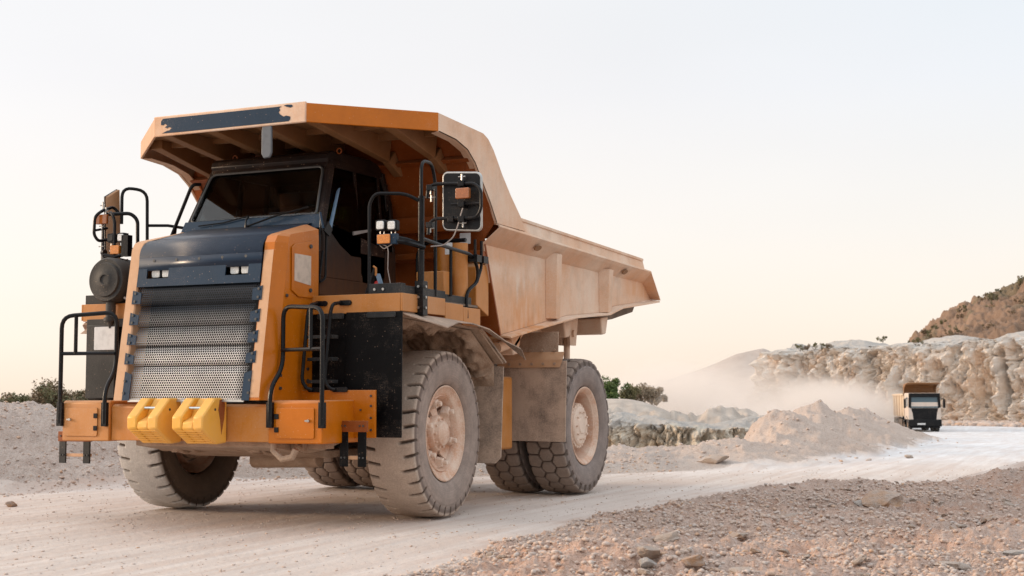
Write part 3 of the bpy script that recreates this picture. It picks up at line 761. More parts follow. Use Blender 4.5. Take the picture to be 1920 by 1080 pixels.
# windscreen seal + glass
def inner(zr_, dx): return [wsp(-xh(zr_[0])+dx, zr_[0]), wsp(xh(zr_[0])-dx, zr_[0]), wsp(xh(zr_[1])-dx, zr_[1]), wsp(-xh(zr_[1])+dx, zr_[1])]
q = MB(); ring = [Vector(p)+Vector((0, -.012, 0)) for p in inner((W0, W1), .055)]
q.tube(ring, .014, 8, fil=.07, closed=True); q.build('windscreen_seal', M['bolt'], cabo)
q = MB(); q.plate([Vector(p)+Vector((0, .012, 0)) for p in inner((W0-.01, W1+.01), .045)], (0, .008, 0)); q.build('windscreen', M['glass'], cabo, smooth=0)
for s in (-1, 1):
    def sp2(y, z): return (s*(xh(z)-.02), y, z)
    q = MB(); q.strip([sp2(-.35, 2.88), sp2(-.60, 2.98), sp2(-.95, 3.20), sp2(-.60, 3.93)], [sp2(-.12, 2.88), sp2(-.12, 2.98), sp2(-.12, 3.20), sp2(-.12, 3.97)], (-s*.006, 0, 0)); q.build('side_window', M['darkglass'], cabo, smooth=0)
    q = MB(); q.plate([sp2(-.08, 2.95), sp2(.40, 2.95), sp2(.40, 3.93), sp2(-.08, 3.95)], (-s*.006, 0, 0)); q.build('side_window', M['darkglass'], cabo, smooth=0)
    q = MB(); q.plate([sp2(.46, 3.0), sp2(.62, 3.0), sp2(.62, 3.7), sp2(.50, 3.92), sp2(.46, 3.92)], (-s*.006, 0, 0)); q.build('side_window', M['darkglass'], cabo, smooth=0)
    q = MB(); q.plate([sp2(-.14, 2.60), sp2(.42, 2.60), sp2(.42, 2.95), sp2(-.14, 2.95)], (-s*.03, 0, 0)); do = q.build('door_panel', M['cabdark'], cabo)
    if s > 0:
        q = MB(); q.tube([at(605, 470, x=.93), at(598, 530, x=.93), at(610, 522, x=.93), at(612, 440, x=.93), at(602, 405, x=.93), at(598, 470, x=.93)], .013, 8, fil=.04); q.build('grab_rail', M['black'], cabo)
        q = MB(); q.tube([at(600, 398, x=.96), at(606, 428, x=1.0)], .014, 8); q.build('mirror_stay', M['navy'], cabo)
        q = MB(); q.plate([at(608, 432, x=1.0), at(616, 415, x=1.0), at(624, 430, x=1.0), at(618, 443, x=1.0)], (-.02, 0, 0)); q.build('small_mirror', M['black'], cabo)
        q = MB(); q.plate([at(618, 428, x=.94), at(634, 358, x=.86), at(638, 352, x=.86), at(622, 430, x=.94)], (-.02, 0, 0)); q.build('pillar_trim', M['blue'], cabo)
        q = MB(); q.plate([at(664, 434, x=.905), at(696, 430, x=.905), at(696, 434, x=.905), at(664, 441, x=.905)], (-.02, 0, 0)); q.build('door_trim', M['wire'], cabo)
q = MB(); q.plate([(-.68, .60, 3.12), (.68, .60, 3.12), (.68, .55, 3.82), (-.68, .55, 3.82)], (0, .006, 0)); q.build('rear_window', M['glass'], cabo, smooth=0)
q = MB(); q.box(-.02, .02, .56, .62, 3.1, 3.84); q.build('rear_window_bar', M['black'], cabo)
# wipers
for (p0, p1, p2) in (((460, 428), (372, 424), (466, 405)), ((462, 425), (505, 400), (578, 388))):
    q = MB(); a = Vector(at(*p0, y=-1.08)); c = Vector(at(*p2, y=-1.02)); m_ = Vector(at(*p1, y=-1.05))
    q.tube([a, (a+c)/2+Vector((0, -.02, .01)), c], .010, 6); q.tube([m_, (m_+c)/2+Vector((0, 0, -.02)), c], .007, 6)
    q.cyl(tuple(a), tuple(a+Vector((0, .06, -.02))), .025, 10)
    q.build('wiper', M['black'], cabo)
# lifting eyes
for s, u, v in ((-1, 441, 297), (1, 636, 283)):
    c = Vector(at(u, v, y=-.50)); q = MB(); q.tube([c+Vector((.03*math.cos(a), 0, .03*math.sin(a))) for a in [2*PI*k/12 for k in range(12)]], .008, 6, closed=True); q.build('lifting_eye', M['orange_dark'], cabo)
# interior
q = MB(); q.box(-.75, .80, -.92, -.78, 2.9, 3.20); q.prism([(-.90, 3.15), (-.90, 3.30), (-.70, 3.32), (-.62, 3.2), (-.62, 3.0)], 'x', .1, .75); q.build('dashboard', M['seat'], cabo, bev=.02)
q = MB(); q.box(.22, .68, -.22, .26, 2.75, 2.98); q.prism([(.22, 2.95), (.34, 2.95), (.42, 3.62), (.32, 3.66)], 'x', .24, .66); q.box(.34, .56, .30, .42, 3.6, 3.78); q.build('driver_seat', M['seat'], cabo, bev=.03)
q = MB(); c = Vector((.45, -.58, 3.28)); q.tube([c+Vector((.22*math.cos(a), .10*math.sin(a), .20*math.sin(a))) for a in [2*PI*k/20 for k in range(20)]], .014, 6, closed=True); q.tube([c, (.45, -.72, 3.1)], .02, 6); q.tube([c+Vector((-.22, 0, 0)), c+Vector((.22, 0, 0))], .012, 6); q.build('steering_wheel', M['seat'], cabo)

# ---- deck
for s in (-1, 1):
    d = MB()
    a, c = sorted((s*.98, s*2.05))
    d.box(a, c, -1.30, .50, 2.335, 2.36)
    dk = d.build('deck', M['chassis'], truck)
    q = MB(); q.box(a, c, -1.325, -1.301, 2.19, 2.385); q.build('front_fascia', M['orange'], dk, bev=.005)
    e = MB(); ex, ey = sorted((s*2.052, s*2.076)); e.box(ex, ey, -1.325, -.36, 2.20, 2.385); e.box(ex, ey, -.358, .08, 2.16, 2.345); e.box(ex, ey, .082, .52, 2.12, 2.32)
    e.build('side_fascias', M['orange'], dk, bev=.006)
    k = MB(); kx, ky = sorted((s*1.66, s*2.045)); k.box(kx, ky, -1.295, -1.20, 2.386, 2.49); kx, ky = sorted((s*1.98, s*2.045)); k.box(kx, ky, -1.20, -.30, 2.386, 2.47); k.box(kx, ky, -.30, .35, 2.36, 2.44)
    k.build('kick_boards', M['greyplastic'], dk, bev=.004)
    if s > 0:
        q = MB()
        for x in (1.74, 1.80, 1.0): pass
        for x in (1.74, 1.84): q.cyl((x, -1.30, 2.43), (x, -1.312, 2.43), .014, 8)
        q.build('bolts', M['steel'], dk)
    # front flap
    fl = MB()
    x0, x1 = (1.42, 2.075) if s > 0 else (-1.95, -1.45)
    fl.plate([(x0, -1.33, .92 if s > 0 else 1.30), (x1, -1.34, .92 if s > 0 else 1.30), (x1, -1.33, 2.20), (x0, -1.33, 2.20)], (0, .02, 0))
    fo = fl.build('front_flap', M['rubberflap'], truck, bev=.004)
    q = MB()
    if s > 0: q.rrect((1.84, -1.35, 2.165), (1, 0, 0), (0, 0, 1), .34, .055, .02, (0, .015, 0)); q.rrect((1.24, -1.35, 2.165), (1, 0, 0), (0, 0, 1), .32, .06, .02, (0, .015, 0))
    else: q.box(-1.96, -1.40, -1.36, -1.335, 2.12, 2.21)
    q.build('clamp_bar', M['greyplastic'], fo, bev=.003)
# dark wall behind the ladder
q = MB(); q.plate([(.99, -1.31, 1.40), (1.41, -1.31, 1.40), (1.41, -1.31, 2.19), (.99, -1.31, 2.19)], (0, .02, 0)); q.build('wheel_well_front', M['rubberflap'], truck)
for s in (-1, 1):
    q = MB(); a, c = sorted((s*.98, s*1.02)); q.box(a, c, -1.28, 1.2, .95, 2.33); q.build('wheel_well_wall', M['mud'], truck)
# lunch-box style control cabinet on the far side
q = MB(); q.box(-1.93, -1.52, -1.40, -1.365, 1.32, 2.14); bo = q.build('front_cabinet', M['greyplastic'], truck, bev=.008)
q = MB(); q.rrect((-1.66, -1.403, 1.99), (1, 0, 0), (0, 0, 1), .30, .26, .015, (0, -.006, 0)); q.build('pale_cover', M['white'], bo, bev=.003)
q = MB(); q.plate([at(150, 626, y=-1.2), at(178, 626, y=-1.2), at(178, 604, y=-1.2)], (0, .02, 0)); q.build('fender_tip', M['dustflap'], truck)

# ladder
la = MB()
for x in (1.09, 1.36): 
    la.tube([(x, -1.36, 2.30), (x, -1.50, 2.28), (x-.015, -1.52, 2.18), (x-.04, -1.58, 1.50), (x, -1.56, 1.42), (x+.05, -1.53, 1.40)], .019, 8, fil=.05)
lo = la.build('ladder_rail', M['black'], truck)
q = MB()
for z in (1.47, 1.70, 1.93): q.box(1.06, 1.36, -1.50, -1.38, z, z+.035)
q.build('steps', M['greyplastic'], lo, bev=.003)
q = MB()
for x in (1.09, 1.38): q.rrect((x+.03, -1.345, 2.30), (1, 0, 0), (0, 0, 1), .15, .055, .025, (0, .02, 0)); q.rrect((x+.08, -1.52, 1.405), (1, 0, 0), (0, 0, 1), .18, .05, .02, (0, .02, 0))
q.build('foot_plates', M['black'], lo, bev=.003)

# ---- fenders
for s in (-1, 1):
    q = MB(); prof = [(-1.30, 2.18), (.52, 2.12), (1.20, 1.74)]
    A = [(s*1.02, y, z) for y, z in prof]; B = [(s*2.05, y, z) for y, z in prof]
    q.strip(A, B, (0, 0, -.03)); fo = q.build('fender', M['mud'], truck, bev=.004)
    q = MB(); prof2 = [(-1.28, 2.19), (-.9, 2.185), (-.4, 2.18), (.1, 2.165), (.55, 2.13), (.95, 2.03), (1.30, 1.98)]
    outx = [2.12, 2.36, 2.24, 2.18, 2.16, 2.18, 2.22]; outz = [2.16, 2.05, 2.13, 2.14, 2.10, 1.98, 1.90]
    A = [(s*2.05, y, z) for y, z in prof2]; B = [(s*ox, y+.03, oz) for (y, z), ox, oz in zip(prof2, outx, outz)]
    q.strip(A, B, (0, 0, -.012)); q.plate([(s*2.05, 1.0, 2.03), (s*2.16, .95, 1.98), (s*2.22, 1.36, 1.88), (s*2.21, 1.50, 1.76), (s*2.06, 1.36, 1.94)], (0, .01, 0)); q.build('fender_edge', M['dustflap'], fo)
    q = MB(); q.plate([(s*1.60, .60, 2.10), (s*2.07, .55, 2.10), (s*2.07, 1.24, 1.72), (s*1.72, 1.26, 1.72)], (0, .015, .02)); q.build('fender_skirt', M['dustflap'], fo)
    q = MB(); q.plate([(s*1.62, 1.16, 1.70), (s*2.07, 1.16, 1.68), (s*2.06, 1.10, .62), (s*2.00, 1.08, .55), (s*1.62, 1.08, .55)], (0, .02, 0)); q.build('mud_flap', M['dustflap'], fo)
    # mud packed under the arch
    xs_ = np.linspace(1.04, 1.96, 60); tt2 = np.linspace(0, 1, 110); pa = np.interp(tt2, [0, .55, .85, 1], [-1.15, .5, 1.14, 1.14]); pz = np.interp(tt2, [0, .55, .85, 1], [2.14, 2.08, 1.70, 1.45])
    XX, TT = np.meshgrid(xs_, tt2, indexing='ij'); YY = np.interp(TT, tt2, pa); ZZ = np.interp(TT, tt2, pz)
    dn = np.clip(.05+.10*fbm(XX*3, YY*3+s*7, ZZ*3, 4, 900, .6), 0, 1)+.025*fbm(XX*14, YY*14, ZZ*14, 3, 901); edge = np.minimum(1, np.minimum((XX-1.04)/.1, (1.96-XX)/.12))*np.minimum(1, np.minimum(TT/.05, (1-TT)/.08)); dn = dn*np.clip(edge, 0, 1)
    nyv = np.interp(TT, [0, .55, .56, .85, 1], [0, 0, -.5, -.6, -1]); nzv = np.interp(TT, [0, .55, .56, .85, 1], [-1, -1, -.85, -.8, 0])
    q = MB(); P3 = np.stack([s*XX, YY+nyv*dn, ZZ+nzv*dn], -1).reshape(-1, 3); q.v = [tuple(p) for p in P3.tolist()]; q.f = [(a*110+b, a*110+b+1, (a+1)*110+b+1, (a+1)*110+b) for a in range(59) for b in range(109)]; q.build('caked_mud', M['mud'], fo, smooth=60)
    # suspension cylinder
    q = MB(); q.cyl((s*1.12, -.05, 1.1), (s*1.12, .02, 2.1), .13, 20); q.cyl((s*1.12, -.05, .75), (s*1.12, -.04, 1.2), .10, 20); q.build('suspension_cylinder', M['mud'], truck)
    # rear guard panels
    q = MB(); q.plate([(s*1.25, 2.84, 1.84), (s*2.08, 2.84, 1.84), (s*2.08, 2.86, 2.16), (s*1.25, 2.86, 2.16)], (0, .02, 0)); ro = q.build('rear_guard', M['mud'], truck, bev=.003)
    q = MB(); q.plate([(s*1.25, 2.78, 1.80), (s*2.17, 2.78, 1.80), (s*2.17, 2.835, 1.90), (s*1.25, 2.835, 1.90)], (0, .006, .0)); q.plate([(s*1.25, 2.775, 1.70), (s*2.13, 2.775, 1.70), (s*2.17, 2.775, 1.80), (s*1.25, 2.775, 1.80)], (0, .01, 0)); q.build('clamp_bar', M['frame_tan'] if s > 0 else M['mud'], ro)
    q = MB(); q.plate([(s*1.25, 2.80, .755), (s*2.19, 2.80, .745), (s*2.215, 2.80, 1.78), (s*1.25, 2.80, 1.78)], (0, .02, 0)); q.build('rear_flap', M['dustflap'], ro, bev=.003)
    q = MB()
    for k in range(5):
        q.cyl((s*(1.42+k*.16), 2.775, 1.745), (s*(1.42+k*.16), 2.76, 1.745), .018, 10); q.cyl((s*(1.36+k*.17), 2.80, 1.925), (s*(1.36+k*.17), 2.825, 1.925), .018, 10)
    q.build('bolts', M['mud'], ro)
# fuel tank (orange) between the axles
for s in (-1, 1):
    q = MB(); a, c = sorted((s*.75, s*1.585)); q.prism([(1.5, .78), (1.5, 1.58), (2.52, 1.58), (2.52, .66), (1.62, .66)], 'x', a, c); q.build('fuel_tank', M['orange'], truck, bev=.03)

# ---- dump body
XB = 1.99
body = empty('dump_body', (0, 0, 0), 0, truck)
bp_ = MB()
for s in (-1, 1):
    # side wall, rail, top plate
    wall = [(1.06, 3.16), (1.52, 2.07), (3.70, 2.42), (5.05, 2.535), (5.6, 2.66), (7.36, 2.86), (6.98, 3.13)]
    bp_ = MB(); a, c = sorted((s*1.86, s*1.82)); bp_.prism(wall, 'x', a, c)
    lipA = [(s*1.86, y, z) for y, z in wall[1:6]]; lipB = [(s*2.01, y, z-.02) for y, z in wall[1:6]]
    bp_.strip(lipA, lipB, (0, 0, -.025))
    # rail: bent plate
    sec0 = [(1.93, 1.80, 3.55), (1.955, 1.84, 3.38), (2.05, 1.10, 3.36), (2.06, 1.10, 3.33), (1.865, 1.02, 3.13)]
    sec1 = [(1.93, 6.73, 3.465), (1.955, 6.78, 3.29), (2.05, 6.80, 3.275), (2.06, 6.81, 3.25), (1.865, 6.96, 3.10)]
    for k in range(4):
        A, B, C_, D = sec0[k], sec0[k+1], sec1[k+1], sec1[k]
        if k == 1: A = (1.955, 1.10, 3.385)
        q4 = [(s*x, y, z) for x, y, z in (A, B, C_, D)]
        bp_.plate(q4, (-s*.02, 0, -.008))
    # rear end return
    bp_.plate([(s*2.055, 6.80, 3.26), (s*1.86, 6.97, 3.10), (s*1.86, 7.36, 2.86), (s*2.01, 7.40, 2.85)], (0, -.02, 0))
    # top cap of the sideboard
    bp_.plate([(s*1.95, 1.80, 3.55), (s*1.80, 1.80, 3.56), (s*1.80, 6.73, 3.475), (s*1.95, 6.73, 3.465)], (0, 0, -.04))
    bp_.build('side_wall', M['body'], body, bev=.006)
    for y0, zt, zb_ in ((3.05, 3.20, 2.34), (5.05, 3.16, 2.53)):
        r_ = MB(); w_ = .16
        r_.hexa([(s*1.86, y0-.09, zb_), (s*1.86, y0+w_+.09, zb_+.01), (s*1.86, y0+w_+.09, zt), (s*1.86, y0-.09, zt)], [(s*1.965, y0, zb_), (s*1.965, y0+w_, zb_+.01), (s*2.0, y0+w_, zt), (s*2.0, y0, zt)]); r_.build('side_rib', M['body'], body, bev=.008)
    q = MB()
    for u, v in ((1008, 465), (1171, 510)):
        if s > 0:
            c = Vector(at(u, v, x=1.985)); ax = Vector((.85, 0, -.5)).normalized()
            ring = [c+Vector((0, 1, 0))*(.085*math.cos(t))+Vector((.72, 0, .69))*(.045*math.sin(t)) for t in [2*PI*k/16 for k in range(16)]]
            q.hexa([p+ax*.012 for p in ring], [p-ax*.004 for p in ring])
    if s > 0: q.build('rail_slots', M['under'], body)
    # side band of the canopy
    outer = [(-.42, 4.41), (.72, 4.385), (.86, 4.34), (1.0, 4.24), (1.12, 4.12), (1.25, 3.98), (1.5, 3.76), (1.80, 3.53), (1.96, 3.37)]
    innr = [(-.42, 4.205), (0, 4.185), (.30, 4.12), (.50, 4.0), (.66, 3.84), (.80, 3.70), (.92, 3.58), (1.02, 3.46), (1.09, 3.375)]
    q = MB()
    for k in range(len(outer)-1):
        q.hexa([(s*2.02, *outer[k]), (s*2.02, *outer[k+1]), (s*2.02, *innr[k+1]), (s*2.02, *innr[k])], [(s*1.99, *outer[k]), (s*1.99, *outer[k+1]), (s*1.99, *innr[k+1]), (s*1.99, *innr[k])])
    # inner return flange
    q.strip([(s*2.02, y, z) for y, z in innr], [(s*1.90, y+.06, z-.0) for y, z in innr], (0, .012, .012))
    q.build('canopy_side', M['body'], body, smooth=30)
    # corner plate where the chamfer meets
    q = MB(); q.plate([(s*.99, -1.45, 4.21), (s*2.02, -.42, 4.21), (s*2.02, -.42, 4.415), (s*.99, -1.45, 4.415)], (-s*.02, .02, 0)); q.build('canopy_lip', M['frame_tan'] if s < 0 else M['orange_clean'], body, bev=.006)  # sunward chamfer: its brightness is put into the tan colour
q = MB(); q.plate([(-.99, -1.462, 4.205), (.99, -1.462, 4.205), (.99, -1.462, 4.43), (-.99, -1.462, 4.43)], (0, .03, 0)); q.build('canopy_lip', M['body'], body, bev=.012)
# long dark decal with chipped ends on the front lip
pl = [(-.87, 4.235), (-.80, 4.235), (-.70, 4.232), (.78, 4.232), (.80, 4.25), (.80, 4.28), (.75, 4.295), (.72, 4.285), (.67, 4.315), (.655, 4.34), (.672, 4.36), (.66, 4.385), (.69, 4.398), (-.86, 4.398), (-.885, 4.37), (-.885, 4.33), (-.86, 4.325), (-.83, 4.34), (-.80, 4.32), (-.83, 4.30), (-.80, 4.285), (-.78, 4.30), (-.74, 4.285), (-.77, 4.262), (-.80, 4.26)]
q = MB(); q.prism([(x-.0, z) for x, z in pl], 'y', -1.4665, -1.4625)
q.prism([(.72, 4.405), (.76, 4.41), (.82, 4.405), (.83, 4.385), (.80, 4.375), (.75, 4.39)], 'y', -1.4665, -1.4625); q.build('decal', M['navy'], body, smooth=0)
# roof skin, head board, floor
plan = [(-.99, -1.44), (.99, -1.44), (2.0, -.42), (2.0, .30), (-2.0, .30), (-2.0, -.42)]
q = MB(); q.prism(plan, 'z', 4.34, 4.375); q.strip([(-1.98, y, z) for y, z in [(.30, 4.355), (.70, 4.34), (1.0, 4.20), (1.3, 3.9), (1.78, 3.50), (1.9, 3.3)]], [(1.98, y, z) for y, z in [(.30, 4.355), (.70, 4.34), (1.0, 4.20), (1.3, 3.9), (1.78, 3.50), (1.9, 3.3)]], (0, 0, .02))
q.build('canopy_roof', M['under'], body)
q = MB(); hb = [(.30, 4.34), (.45, 4.18), (.58, 4.0), (1.05, 3.20), (1.52, 2.05)]
q.strip([(-1.87, y, z) for y, z in hb], [(1.87, y, z) for y, z in hb], (0, .03, 0))
for s in (-1, 1):
    q.plate([(s*1.87, .45, 4.18), (s*2.0, .50, 4.0), (s*2.0, 1.08, 3.4), (s*1.87, 1.05, 3.2)], (0, .03, 0))
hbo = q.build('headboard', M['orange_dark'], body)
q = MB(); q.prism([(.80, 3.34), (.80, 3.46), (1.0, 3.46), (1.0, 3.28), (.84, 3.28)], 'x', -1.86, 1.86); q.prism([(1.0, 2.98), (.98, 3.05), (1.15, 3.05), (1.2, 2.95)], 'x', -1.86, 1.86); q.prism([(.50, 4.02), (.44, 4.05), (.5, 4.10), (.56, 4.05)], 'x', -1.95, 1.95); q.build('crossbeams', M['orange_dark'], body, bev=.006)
for k, x in enumerate((-1.55, -.95, -.32, .32, .95, 1.55)):
    yf = -1.38 if abs(x) < .9 else -1.30 if abs(x) < 1.2 else -.70
    q = MB(); q.hexa([(x-.07, yf, 4.24), (x+.07, yf, 4.24), (x+.05, .32, 4.06), (x-.05, .32, 4.06)], [(x-.07, yf, 4.34), (x+.07, yf, 4.34), (x+.07, .34, 4.34), (x-.07, .34, 4.34)])
    q.hexa([(x-.05, .32, 4.06), (x+.05, .32, 4.06), (x+.05, .60, 3.93), (x-.05, .60, 3.93)], [(x-.07, .42, 4.2), (x+.07, .42, 4.2), (x+.07, .66, 3.93), (x-.07, .66, 3.93)])
    q.build('canopy_rib', M['under'], body, bev=.008)
q = MB(); q.box(-1.8, 1.8, -.52, -.46, 4.28, 4.34); q.box(-1.9, 1.9, .02, .08, 4.26, 4.34); q.build('canopy_stiffeners', M['under'], body)
fl = [(1.50, 2.05), (3.70, 2.40), (5.05, 2.515), (5.6, 2.64), (7.36, 2.84)]
q = MB(); q.strip([(-1.84, y, z) for y, z in fl], [(1.84, y, z) for y, z in fl], (0, 0, -.03)); q.build('floor', M['under'], body)
# belly beams and tail
q = MB(); q.prism([(1.55, 2.0), (3.7, 2.36), (5.2, 2.48), (5.15, 2.28), (3.7, 2.12), (2.2, 1.88), (1.7, 1.82)], 'x', -1.45, 1.45)
q.build('belly', M['body'], body, bev=.03)
q = MB()
for y, z in ((2.0, 2.08), (3.75, 2.36), (5.2, 2.46)):
    q.prism([(y, z-.0), (y+.32, z+.04), (y+.22, z-.22), (y+.06, z-.24)], 'x', -1.80, 1.80)
q.build('belly_ribs', M['body'], body, bev=.02)
q = MB(); q.prism([(5.4, 2.60), (7.30, 2.81), (7.15, 2.66), (6.2, 2.50), (5.3, 2.40)], 'x', -1.62, 1.62); q.build('tail_chute', M['chassis'], body, bev=.01)
q = MB(); q.cyl((1.72, 1.72, 1.92), (1.72, 2.15, 2.0), .07, 20); q.plate([(1.64, 2.1, 1.93), (1.80, 2.1, 1.93), (1.80, 2.45, 2.16), (1.64, 2.45, 2.16)], (0, 0, .05)); q.build('body_stop', M['body'], body)
# hinge link + rod at the rear
q = MB(); c = Vector(at(1063, 632, x=1.55)); x_ = c.x
q.prism([(c.y-.16, c.z+.38), (c.y+.24, c.z+.42), (c.y+.12, c.z-.12), (c.y-.10, c.z-.12)], 'x', x_-.09, x_-.05); q.prism([(c.y-.16, c.z+.38), (c.y+.24, c.z+.42), (c.y+.12, c.z-.12), (c.y-.10, c.z-.12)], 'x', x_+.05, x_+.09)
q.cyl((x_-.12, c.y, c.z+.05), (x_+.12, c.y, c.z+.05), .05, 16); q.cyl((x_, c.y, c.z+.05), (x_, c.y-.02, c.z-.6), .045, 12); q.build('rock_ejector', M['body'], body)
# hanging convex mirror at the front lip
q = MB(); a = at(502, 236, y=-1.43); zb = at(502, 297, y=-1.43)[2]
pts = [(a[0]-.07, a[2]-.06), (a[0]-.055, a[2]+.02), (a[0]+.06, a[2]+.02), (a[0]+.065, zb+.06), (a[0]+.04, zb+.005), (a[0]-.04, zb), (a[0]-.068, zb+.05)]
q.prism(pts, 'y', -1.45, -1.42); q.build('hanging_reflector', M['reflector'], body, bev=.012)

# ---- air cleaner drum
ac = empty('air_cleaner', (-1.60, -1.5, 2.64), 0, truck)
q = MB(); c = (0, 0, 0)
q.lathe([(0, .001), (0, .05), (-.012, .055), (-.012, .085), (-.004, .10), (-.004, .185), (.02, .195), (.02, .235), (.05, .252), (.16, .255), (.165, .245), (.50, .240), (.52, .22), (.52, .001)], c, axis='y', n=56)
q.build('drum', M['greyplastic'], ac, smooth=30)
q = MB(); q.cyl((.01, .1, -.2), (.01, .1, -.42), .055, 20); q.cyl((.01, .1, -.42), (.01, .1, -.46), .075, 20); q.cyl((.01, .1, -.46), (.01, .1, -.54), .04, 14, r2=.015)
q.build('dust_valve', M['greyplastic'], ac)
q = MB(); q.box(.2, .6, .3, .4, -.30, -.05); q.tube([(.25, .2, -.1), (.4, .15, -.2), (.5, .3, -.15), (.6, .3, 0)], .02, 8, fil=.05); q.tube([(.2, .1, -.2), (.35, .1, -.28), (.5, .2, -.25)], .015, 8, fil=.05)
q.build('hose', M['wire'], ac)

# ---- posts, hoops, lamps and mirrors on the deck corners
BK = M['black']
for s in (-1, 1):
    PX = s*2.09; PY = -.95
    po = MB(); po.cyl((PX, PY, 2.45), (PX, PY, 3.42), .034, 14); po.tube([(PX, PY, 3.40), (PX, PY, 3.80), (PX-s*.04, PY+.32, 3.82), (PX-s*.05, PY+.42, 3.62), (PX-s*.05, PY+.42, 2.40)] if s > 0 else [at(228, 420, y=-.9), at(229, 351, y=-.9), at(276, 358, y=-.7), at(276, 455, y=-.7), at(276, 520, y=-.7)], .019, 10, fil=.12)
    post = po.build('mirror_post', BK, truck)
    q = MB(); q.box(PX-.05, PX+.05, PY-.05, PY+.06, 2.17, 2.53); q.build('post_socket', BK, post, bev=.006)
    q = MB()
    for z in (2.25, 2.36, 2.47): q.cyl((PX+.0, PY-.05, z), (PX, PY-.064, z), .014, 8); q.cyl((PX+s*.05, PY, z), (PX+s*.064, PY, z), .014, 8)
    q.build('bolts', M['steel'], post)
    # gate loop towards the ladder
    q = MB(); q.tube([(PX, PY, 3.36), (PX-s*.12, PY-.12, 3.44), (s*1.72, -1.27, 3.43), (s*1.66, -1.28, 3.33), (s*1.66, -1.28, 2.40)], .018, 10, fil=.10)
    q.tube([(PX, PY, 2.90), (PX-s*.10, PY-.10, 2.95), (s*1.85, -1.25, 2.98), (s*1.80, -1.27, 2.98)], .030, 10, fil=.08)
    q.build('gate_loop', BK, post)
    # rear rail run along the deck side
    q = MB(); q.tube([(PX, PY, 2.98), (s*2.09, -.5, 2.95), (s*2.09, .25, 2.92), (s*2.09, .42, 2.80), (s*2.09, .42, 2.62), (s*2.05, .2, 2.50), (s*2.06, .2, 2.20)], .02, 10, fil=.12)
    q.tube([(s*2.06, -.2, 2.93), (s*2.06, -.2, 2.42)], .018, 8)
    if s > 0:
        q.tube([(s*2.09, .35, 3.1), (s*2.09, .35, 2.86)], .018, 8); q.tube([(s*2.09, .52, 3.1), (s*2.09, .52, 2.80), (s*2.09, .40, 2.62)], .018, 8, fil=.05)
        q.box(2.03, 2.15, .28, .40, 2.84, 2.92); q.box(2.03, 2.15, .46, .58, 2.84, 2.92)
    q.build('side_rail', BK, post)
    # deck inner hoop
    q = MB(); q.tube([(s*1.5, .55, 2.42), (s*1.35, .55, 2.42), (s*1.25, .55, 2.50), (s*1.25, .55, 3.0), (s*1.35, .55, 3.12), (s*1.9, .5, 3.12)], .024, 10, fil=.12); q.build('inner_rail', BK, truck)
    # mirror arms: U-shaped loop
    y_ = -1.06
    if s > 0:
        arm = [at(801, 372, y=y_), at(803, 352, y=y_), at(815, 345, y=y_), at(890, 344, y=y_), at(902, 356, y=y_), at(902, 392, y=y_), at(893, 408, y=y_), at(815, 410, y=y_), at(804, 420, y=y_), at(803, 440, y=y_)]
        mc = [at(829, 322, y=y_+.07), at(903, 322, y=y_+.07), at(903, 433, y=y_+.07), at(829, 433, y=y_+.07)]
        bar = [at(846, 383, y=y_), at(900, 381, y=y_)]; am = at(866, 362, y=y_-.06)
    else:
        arm = [(PX+.02, y_+.08, 3.40), (PX-.06, y_-.02, 3.47), (PX-.42, y_-.22, 3.43), (PX-.50, y_-.26, 3.35), (PX-.50, y_-.26, 3.06), (PX-.42, y_-.22, 2.98), (PX-.1, y_-.04, 3.05), (PX, y_+.08, 3.10)]
        arm = [at(222, 398, y=-1.05), at(212, 388, y=-1.1), at(190, 396, y=-1.3), at(178, 406, y=-1.35), at(176, 440, y=-1.35), at(184, 452, y=-1.3), at(200, 450, y=-1.15), at(212, 447, y=-1.05)]
        mc = [at(197, 369, y=-1.0), at(219, 355, y=-.80), at(221, 480, y=-.80), at(199, 565, y=-1.0)]
        bar = [at(178, 432, y=-1.33), at(201, 428, y=-1.15)]; am = at(189, 411, y=-1.3)
    q = MB(); q.tube(arm, .018, 10, fil=.06); q.tube(bar, .014, 8); mo = q.build('mirror_arm', BK, truck)
    q = MB()
    mcv = [Vector(p) for p in mc]
    if s > 0:
        cen = sum(mcv, Vector())/4; ux = (mcv[1]-mcv[0]); uy = (mcv[0]-mcv[3])
        q.rrect(cen, ux, uy, ux.length, uy.length, .06, (0, .035, 0)); mi = q.build('mirror_rim', M['steel'], mo, bev=.01)
        q = MB(); q.rrect(cen+Vector((0, -.008, 0)), ux, uy, ux.length-.035, uy.length-.035, .05, (0, .02, 0)); q.build('mirror_back', BK, mo, bev=.006)
        q = MB()
        for uu, vv in ((866, 344), (846, 411), (866, 411), (866, 383), (807, 352), (806, 422)):
            p = Vector(at(uu, vv, y=y_)); q.box(p.x-.035, p.x+.035, p.y-.03, p.y+.05, p.z-.03, p.z+.03)
        q.build('clamps', BK, mo, bev=.004)
        q = MB()
        for uu, vv in ((866, 333), (868, 420), (808, 358), (807, 430), (809, 372)):
            p = Vector(at(uu, vv, y=y_)); q.cyl((p.x, p.y, p.z-.035), (p.x, p.y, p.z+.035), .010, 8); q.cyl((p.x-.04, p.y, p.z+.01), (p.x+.04, p.y, p.z+.01), .006, 6)
        q.build('clamp_bolts', M['steel'], mo)
        q = MB(); q.tube([at(868, 390, y=y_-.02), at(864, 402, y=y_-.02), at(858, 425, y=y_-.02), at(850, 445, y=y_-.01), at(832, 460, y=y_), at(808, 462, y=y_)], .007, 6, fil=.04); q.build('lamp_cable', M['wire'], mo)
    else:
        q.hexa([p for p in mcv], [p+Vector((.02, .03, 0)) for p in mcv]); mi = q.build('mirror_back', M['frame_tan'], mo, bev=.006)
